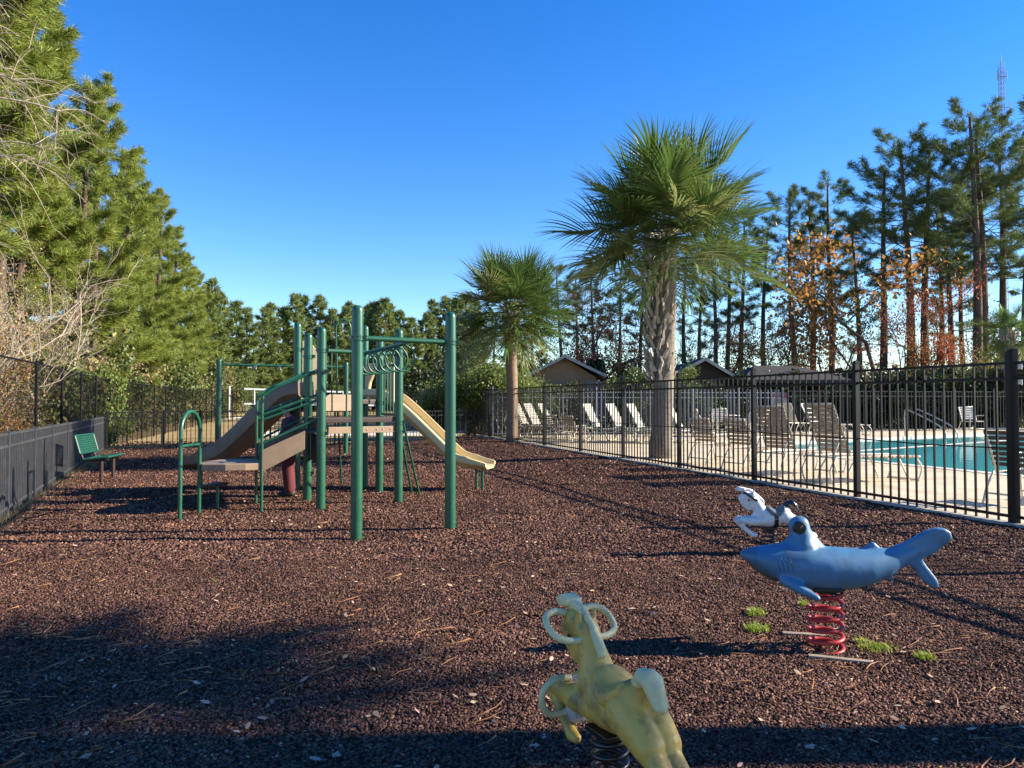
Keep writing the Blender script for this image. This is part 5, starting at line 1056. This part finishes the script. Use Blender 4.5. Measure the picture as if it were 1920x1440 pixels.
# tree outside the left edge whose drooping bare boughs reach into the picture
r = random.Random(9); mb = MB(); ends = []; base = Vector((-14.6, 16.0, 0)); crown0 = base + Vector((.2, 0, 6.4)); mb.tube([base - up * .2, base + Vector((.1, 0, 3)), crown0, crown0 + Vector((0, 0, 4.5))], [.24, .19, .15, .06], 10)
for i in range(15):
    st_ = crown0 + up * (-1.8 + .42 * i); d = Vector((1, r.uniform(-.35, .35), r.uniform(.0, .6))).normalized(); L = r.uniform(2.2, 4.6); pts = curve([st_, st_ + d * L * .45 + up * .25, st_ + d * L * .8 + up * .1, st_ + d * L - up * r.uniform(0, .5)], 4); mb.tube(pts, [.05 * (1 - .85 * k / (len(pts) - 1)) for k in range(len(pts))], 5, cap=False)
    for k in range(13):
        p = pts[int(len(pts) * r.uniform(.25, .99))]; dd = (d + Vector((r.gauss(0, .5), r.gauss(0, .6), r.gauss(-.1, .5)))).normalized(); l2_ = r.uniform(.5, 1.7); q = curve([p, p + dd * l2_ * .5 + up * .06, p + dd * l2_ - up * .22 * l2_], 3); mb.tube(q, [.013 * (1 - .75 * j / (len(q) - 1)) for j in range(len(q))], 4, cap=False)
        for j in range(3): p2 = q[r.randint(1, len(q) - 1)]; d3 = (dd + Vector((r.gauss(0, .6), r.gauss(0, .6), r.gauss(-.3, .5)))).normalized(); l3 = r.uniform(.3, .9); mb.tube([p2, p2 + d3 * l3 * .5, p2 + d3 * l3 - up * .12], [.006, .005, .002], 3, cap=False)
t = thing('bare_tree', 'leafless tree at the left edge whose long drooping grey boughs cross the pines', 'tree', base); mb.build('trunk', M['twig'], t, smooth=True)
# shrubs
SH = {'g': shrub(51, 3, 3, (M['twig'], M['leafgreen']), 4200, .13, 30), 'o': shrub(52, 3, 3, (M['twig'], M['leafolive']), 3400, .12, 30), 'd': shrub(53, 3, 3, (M['bark'], M['leafdark']), 4600, .14, 30), 'l': shrub(54, 3, 3, (M['palebark'], M['leaflime']), 4200, .12, 30), 'y': shrub(55, 3, 3, (M['twig'], M['leafyellow']), 3200, .13, 28), 't': shrub(56, 3, 3, (M['twig'], M['leaftan']), 2200, .11, 30), 'a': shrub(57, 3, 3, (M['twig'], M['leaforange']), 1700, .12, 26)}
SHN = {'g': shrub(71, 3, 3, (M['twig'], M['leafgreen']), 11000, .065, 34), 'o': shrub(72, 3, 3, (M['twig'], M['leafolive']), 9000, .06, 34), 't': shrub(73, 3, 3, (M['twig'], M['leaftan']), 5200, .055, 34), 'a': shrub(74, 3, 3, (M['twig'], M['leaforange']), 4200, .06, 30)}
ADJ = {'g': 'green leafy shrub', 'o': 'olive green brushy shrub', 'd': 'dark evergreen shrub', 'l': 'light green shrub', 'y': 'yellow-green shrub', 't': 'dry tan brushy shrub', 'a': 'orange-leaved shrub'}
ls = []; y = 9.5; i = 0; seq = 'tgotatogtotgotoggologgoglgog'
fx = lambda y: float(np.interp(y, [5.2, 10, 15.2, 26.6, 37, 58, 73], [-6.6, -8.2, -9.96, -14.5, -17.5, -23, -26.5]))
while y < 84:
    kd = seq[i % len(seq)]; off = vr.uniform(1.5, 2.5); s = vr.uniform(.95, 1.45) * (1.0 if y < 40 else 1.2); plant('shrub', '%s behind the chain-link fence at left, %s going away along the fence' % (ADJ[kd], ORD[i]), 'shrub', 'shrubs behind the chain-link fence', SHN[kd] if y < 26 and kd in SHN else SH[kd], G(fx(y) - off - s * .5, y), vr.random() * 6, s * .9, s * vr.uniform(.8, 1.15)); y += vr.uniform(1.9, 3.0) * (1 if y < 40 else 1.5); i += 1
plant('shrub', 'green bush spilling over the chain-link fence beyond the corner of the low fence', 'shrub', None, SH['l'], G(-15.0, 27.2), 1, .75, 1.0)
rsx = [(1392, 40, 'd', 1.1), (1432, 41.5, 'g', 1.15), (1470, 40.5, 'd', 1.15), (1508, 42, 'd', 1.1), (1548, 43, 'g', 1.1), (1590, 43.5, 'd', 1.2), (1630, 42, 'd', 1.15), (1668, 42.5, 'g', 1.2), (1705, 42, 'd', 1.2), (1745, 42.5, 'd', 1.25), (1785, 42.5, 'g', 1.25), (1822, 42, 'd', 1.2), (1862, 42.5, 'd', 1.2), (1900, 42, 'd', 1.3), (1935, 42, 'g', 1.3)]
for i, (px, D, kd, s) in enumerate(rsx): b = at(px, 760, D); plant('shrub', '%s in the hedge behind the far right pool fence, %s from the left' % (ADJ[kd], ORD[i]), 'shrub', 'hedge behind the pool', SH[kd], G(b.x, D), vr.random() * 6, s)
for px, D, kd, s, lab in ((985, 40.3, 'o', 1.0, 'olive bush before the left half of the tan gable wall'), (1048, 40.3, 'g', .98, 'green bush before the right half of the tan gable wall'), (1186, 38.5, 'l', 1.1, 'light green bush left of the tall palm trunk'), (1262, 38, 'l', 1.22, 'light green bush right of the tall palm trunk before the gable'), (1300, 37.5, 'g', .95, 'green bush below the second gable'), (1338, 38, 'd', .9, 'dark bush under the second gable roof'), (1878, 46, 'y', 1.7, 'tall yellow-green shrub near the right edge above the hedge'), (1842, 47, 'y', 1.35, 'smaller yellow-green shrub left of the tall one near the right edge'), (1722, 46.5, 'a', 1.3, 'orange-leaved shrub above the hedge'), (1560, 47, 'a', 1.1, 'orange-leaved shrub peeking over the pavilion roof'), (1148, 47, 'd', 1.5, 'dark evergreen shrub right behind the pool house roof'), (900, 46, 'o', 1.3, 'olive shrub left of the smaller palm trunk in the back'), (862, 50, 'o', 1.5, 'olive shrub beyond the trash bin'), (900, 33.5, 'g', .55, 'small leafy shrub behind the first bays of the pool fence'), (1090, 36, 'd', .7, 'dark low shrub at the pool house wall'), (1215, 35, 'g', .6, 'low green plant behind the white lounges')):
    b = at(px, 760, D); plant('shrub', lab, 'shrub', None, SH[kd], G(b.x, D), vr.random() * 6, s)
MYR = leafy(61, 4.4, (M['palebark'], M['leaflime']), 34, .30, .12, 4, stems=5, spread=.45, lenf=.27, rad=.012)
b = at(935, 760, 34.5); plant('small_tree', 'light green multi-stemmed small tree with pale trunks behind the smaller palm', 'tree', None, MYR, G(b.x + .3, 33.2), .5, 1.0, .98)
b = at(888, 760, 34); plant('small_tree', 'light green small tree left of the smaller palm trunk', 'tree', None, MYR, G(b.x, 34), 2.5, .85)
# uncountable understorey and far woods
def mass(name, boxes, size, m, label, seed):
    rs = np.random.default_rng(seed); Vs = []; Fs = []; o = 0
    for n, fn in boxes: C = fn(rs, n); V, Fc = leafquads(C, size, rs); Vs.append(V); Fs.append(Fc + o); o += len(V)
    return stuff(link(name, rawmesh(name, np.concatenate(Vs), np.concatenate(Fs), m)), label, 'woods')
def lum(rs, n, hmax): return hmax * rs.random(n) ** 1.1
def left_near(rs, n):
    y = 10 + 20 * rs.random(n); x = np.interp(y, [10, 15.2, 26.6, 31], [-8.2, -9.96, -14.5, -15.8]) - 1.0 - 6 * rs.random(n); h = 2.2 + .11 * y + 1.3 * np.sin(y * 1.3) + .8 * np.sin(y * 3.1 + x * 2); return np.stack([x, y, h * rs.random(n) ** .8], 1)
mass('undergrowth', [(17000, left_near)], .08, M['leafolive'], 'brushy olive undergrowth nearest the left edge behind the chain-link fence', 15)
mass('undergrowth', [(26000, left_near)], .065, M['leaftan'], 'dry tan undergrowth nearest the left edge behind the chain-link fence', 16)
def left_under(rs, n):
    y = 24 + 75 * rs.random(n) ** 1.3; x = np.interp(y, [10, 15.2, 26.6, 37, 58, 73, 100], [-8.2, -9.96, -14.5, -17.5, -23, -26.5, -33]) - 1.2 - 9 * rs.random(n); h = 3.6 + 1.6 * np.sin(y * .9) + np.sin(y * 2.3 + x); z = h * rs.random(n) + .75 * np.clip((y - 32) / 63, 0, 1) - .05; return np.stack([x, y, z], 1)
mass('undergrowth', [(26000, left_under)], .24, M['leafolive'], 'tangled olive undergrowth of the left woods behind the chain-link fence', 5)
mass('undergrowth', [(16000, left_under)], .26, M['leafdark'], 'dark leafy undergrowth deep in the left woods', 6)
def back_under(rs, n): x = -62 + 72 * rs.random(n); y = 104 + 16 * rs.random(n); h = 6.5 + 2 * np.sin(x * .5) + 1.2 * np.sin(x * 1.7); return np.stack([x, y, .7 + h * rs.random(n)], 1)
mass('far_woods', [(22000, back_under)], .6, M['leafdark'], 'dark undergrowth of the far woods behind the lawn', 7)
def right_under(rs, n): x = -4 + 58 * rs.random(n); y = 56 + 22 * rs.random(n); h = 2.6 + .8 * np.sin(x * .7) + .6 * np.sin(x * 1.9 + y); return np.stack([x, y, .3 + h * rs.random(n)], 1)
mass('undergrowth', [(15000, right_under)], .34, M['leaftan'], 'dry brown undergrowth beneath the tall pines beyond the pool', 8)
def right_mid(rs, n): x = -2 + 46 * rs.random(n); y = 49 + 7 * rs.random(n); h = 2.8 + 1.3 * np.sin(x * .8) + .9 * np.sin(x * 2.3 + y); return np.stack([x, y, .3 + np.maximum(h, .8) * rs.random(n)], 1)
mass('undergrowth', [(14000, right_mid)], .20, M['leafgreen'], 'mixed green undergrowth in front of the tall pines beyond the pool', 18)
mass('undergrowth', [(5000, right_mid)], .16, M['leafrust'], 'rust coloured undergrowth in front of the tall pines beyond the pool', 19)
def right_far(rs, n): x = -10 + 190 * rs.random(n); y = 170 + 25 * rs.random(n); h = 8 + 2 * np.sin(x * .16) + 1.2 * np.sin(x * .6); return np.stack([x, y, .7 + h * rs.random(n)], 1)
mass('far_woods', [(16000, right_far)], 1.1, M['leaftan'], 'low brown far-off tree line at the horizon on the right', 9)
# dry grass strip along the foot of the low fence
def strip(rs, n):
    s = -5 + 21 * rs.random(n); w = .05 + .30 * rs.random(n) ** 2; x = -6.47 - .4136 * s + .9105 * w; y = 9.44 + .9105 * s + .4136 * w; return x, y
x, y = strip(nr, 2600); V = []; n = len(x); z = cheap_h(x, y); a = nr.random(n) * 6.28; hgt = .03 + .07 * nr.random(n); V = np.stack([np.stack([x - .004, y, z], 1), np.stack([x + .004, y, z], 1), np.stack([x + np.cos(a) * hgt * .8, y + np.sin(a) * hgt * .8, z + hgt], 1)], 1).reshape(-1, 3)
stuff(link('dry_grass', rawmesh('dry_grass', V, np.arange(n * 3).reshape(-1, 3), M['drygrass'])), 'thin dry grass along the foot of the low grey fence', 'grass')

# ------------------------------------------------------------------ cabbage palms
def frond_mesh(seed, pale=False, P_=1.0, Fl=1.55, nl=50, droop=.5):
    r = random.Random(seed); mb = MB(); sag = .10 * P_ * (1 + droop); pet = [Vector((P_ * t, 0, -sag * t * t)) for t in (0, .35, .7, 1)]; mb.tube(pet, [.022, .016, .013, .010], 6); npet = len(mb.f)
    tip = pet[-1]; cost = lambda t: tip + Vector((.45 * Fl * t, 0, -.30 * Fl * t * t * (.6 + droop)))
    mb.tube([cost(t) for t in (0, .5, 1)], [.010, .007, .003], 5, cap=False); npet = len(mb.f)
    for i in range(nl):
        u = 2 * (i + .5) / nl - 1; a = u * 2.15 + r.gauss(0, .02); c = cost(max(0, 1 - abs(u) * 1.15)); L = Fl * (.62 + .38 * (1 - abs(u) ** 2)) * r.uniform(.9, 1.06) * (.62 + .38 * (abs(u))) 
        d = Vector((cos(a), sin(a), .28 * abs(sin(a)) - .05)).normalized(); side = Vector((-sin(a), cos(a), 0)); k = 5; o = len(mb.v); dr = (.10 + .42 * droop) * r.uniform(.6, 1.3); tw = r.gauss(0, .25)
        sv = (side * cos(tw) + up * sin(tw))
        for j in range(k + 1):
            t = j / k; p = c + d * L * t + up * (-dr * L * t ** 2.6) - up * .02; wd = .0165 * Fl * (sin(pi * min(1, .18 + t * .82)) ** .8) * (1 - t * .55) + .0015
            mb.v += [tuple(p - sv * wd), tuple(p + sv * wd)]
        mb.f += [(o + 2 * j, o + 2 * j + 1, o + 2 * j + 3, o + 2 * j + 2) for j in range(k)]
    me = mb.mesh('frond', (M['petiole'], M['frondpale'] if pale else M['frond'])); me.polygons.foreach_set('material_index', [0 if i < npet else 1 for i in range(len(me.polygons))]); return me
FR = [frond_mesh(i, droop=.10 + .16 * i) for i in range(5)]; FP = [frond_mesh(20 + i, True, droop=.15 + .15 * i) for i in range(3)]
def palm(name, label, loc, H, r0, rmid, boots_from, m, seed, n=46, s=1.0, emax=1.45, emin=-.95, fscale=1.0, lx=0, smin=.85):
    r = random.Random(seed); t = thing(name, label, 'palm tree', loc); mb = MB(); lean = Vector((r.uniform(-.02, .02) if not lx else lx, 0, 0))
    mb.tube([Vector((lean.x * H * k + (.03 * sin(k * 5)), .02 * cos(k * 4), H * k - (.25 if k == 0 else 0))) for k in [i / 16 for i in range(17)]], [(r0 * (1.25 - .25 * min(1, k * 6)) if k < .18 else r0 + (rmid - r0) * sm(.15, .8, k)) * (.97 + .06 * r.random()) for k in [i / 16 for i in range(17)]], 20); link('trunk', mb.mesh('trunk', m, smooth=True), t)
    z = boots_from; i = 0; mb = MB()
    while z < H + .05:
        az = i * 2.3999 + r.gauss(0, .12); rr = r0 + (rmid - r0) * sm(.15, .8, z / H); L = r.uniform(.28, .44); out = rdir(az, 0); tang = Vector((-sin(az), cos(az), 0)); f = (z - boots_from) / (H - boots_from + .01); lean_ = r.uniform(.22, .62) + .12 * f
        for sg in (1, -1):                          # each old leaf base splits into two straps that cross its neighbours
            b = out * rr * .97 + up * z + tang * sg * .05; e = out * (rr + L * lean_ * .62) + up * (z + L * .82) + tang * sg * r.uniform(.10, .19); md = b.lerp(e, .5) + out * .012; w0, w1 = r.uniform(.05, .068), r.uniform(.02, .034); dirn = (e - b).normalized(); sd_ = dirn.cross(out).normalized(); th = out * .014; o = len(mb.v)
            for p, w in ((b, w0), (md, (w0 + w1) * .5), (e, w1)): mb.v += [tuple(p - sd_ * w - th), tuple(p + sd_ * w - th), tuple(p + sd_ * w * .8 + th), tuple(p - sd_ * w * .8 + th)]
            for q in (0, 1): mb.f += [(o + 4 * q + a, o + 4 * q + (a + 1) % 4, o + 4 * q + 4 + (a + 1) % 4, o + 4 * q + 4 + a) for a in range(4)]
            mb.f += [(o + 8, o + 9, o + 10, o + 11)]
        z += r.uniform(.024, .036) * (1 + .5 * (1 - f)); i += 1
    if i: link('leaf_bases', mb.mesh('leaf_bases', M['boot']), t)
    mb = MB(); mb.ball((lean.x * H, 0, H + .12), (rmid * .8, rmid * .8, .34), n=12, m=8); link('bud', mb.mesh('bud', M['petiole'], smooth=True), t)
    for k in range(n):
        f = (k + .5) / n; el = emax - (emax - emin) * f ** .85 + r.gauss(0, .12); az = k * 2.39996 + r.gauss(0, .25); old = el < -.45
        me = r.choice(FP) if (old or r.random() < .17) else FR[min(4, max(0, int(4.5 * f + r.uniform(-.8, .8))))]; fo = link('frond', me, t); fo.location = (lean.x * H + .08 * cos(az), .08 * sin(az), H + .22 - .42 * f)
        fo.rotation_mode = 'QUATERNION'; X = rdir(az, el); Y_ = Vector((-sin(az), cos(az), 0)); Y_.rotate(Quaternion(X, r.gauss(0, .35))); Z_ = X.cross(Y_); fo.rotation_quaternion = Matrix((X, Y_, Z_)).transposed().to_quaternion(); q = fscale * r.uniform(smin, 1.08) * (.92 if f < .12 else 1); fo.scale = (q,) * 3
    t.scale = (s,) * 3; return t
p = on(1238, 858, .10); big = palm('palm_tree', 'tall cabbage palm with thick trunk of criss-cross leaf bases behind the pool fence', (p.x, p.y, hd(p.x, p.y)), 5.75, .255, .30, 1.9, M['palmbark'], 3, 76, fscale=1.16, emin=-.27, lx=.035)
p = at(960, 826, 27.5); palm('palm_tree', 'smaller cabbage palm with smooth pinkish trunk near the far end of the pool fence', (p.x, p.y, .12), 4.75, .20, .22, 3.75, M['palmpink'], 8, 66, fscale=1.0, emin=-.6)
p = at(1895, 760, 40); palm('palm_tree', 'dark shaded cabbage palm cut by the right edge beyond the hedge', (p.x, p.y, .1), 5.2, .28, .32, 3.2, M['palmbark'], 12, 34, fscale=.72)
palm('palm_tree', 'cabbage palm just outside the right edge whose shadow falls across the foreground mulch', (9.6, 3.56, 0), 5.55, .19, .2, 6, M['palmpink'], 21, 150, fscale=.92, emin=-.05, smin=.40)
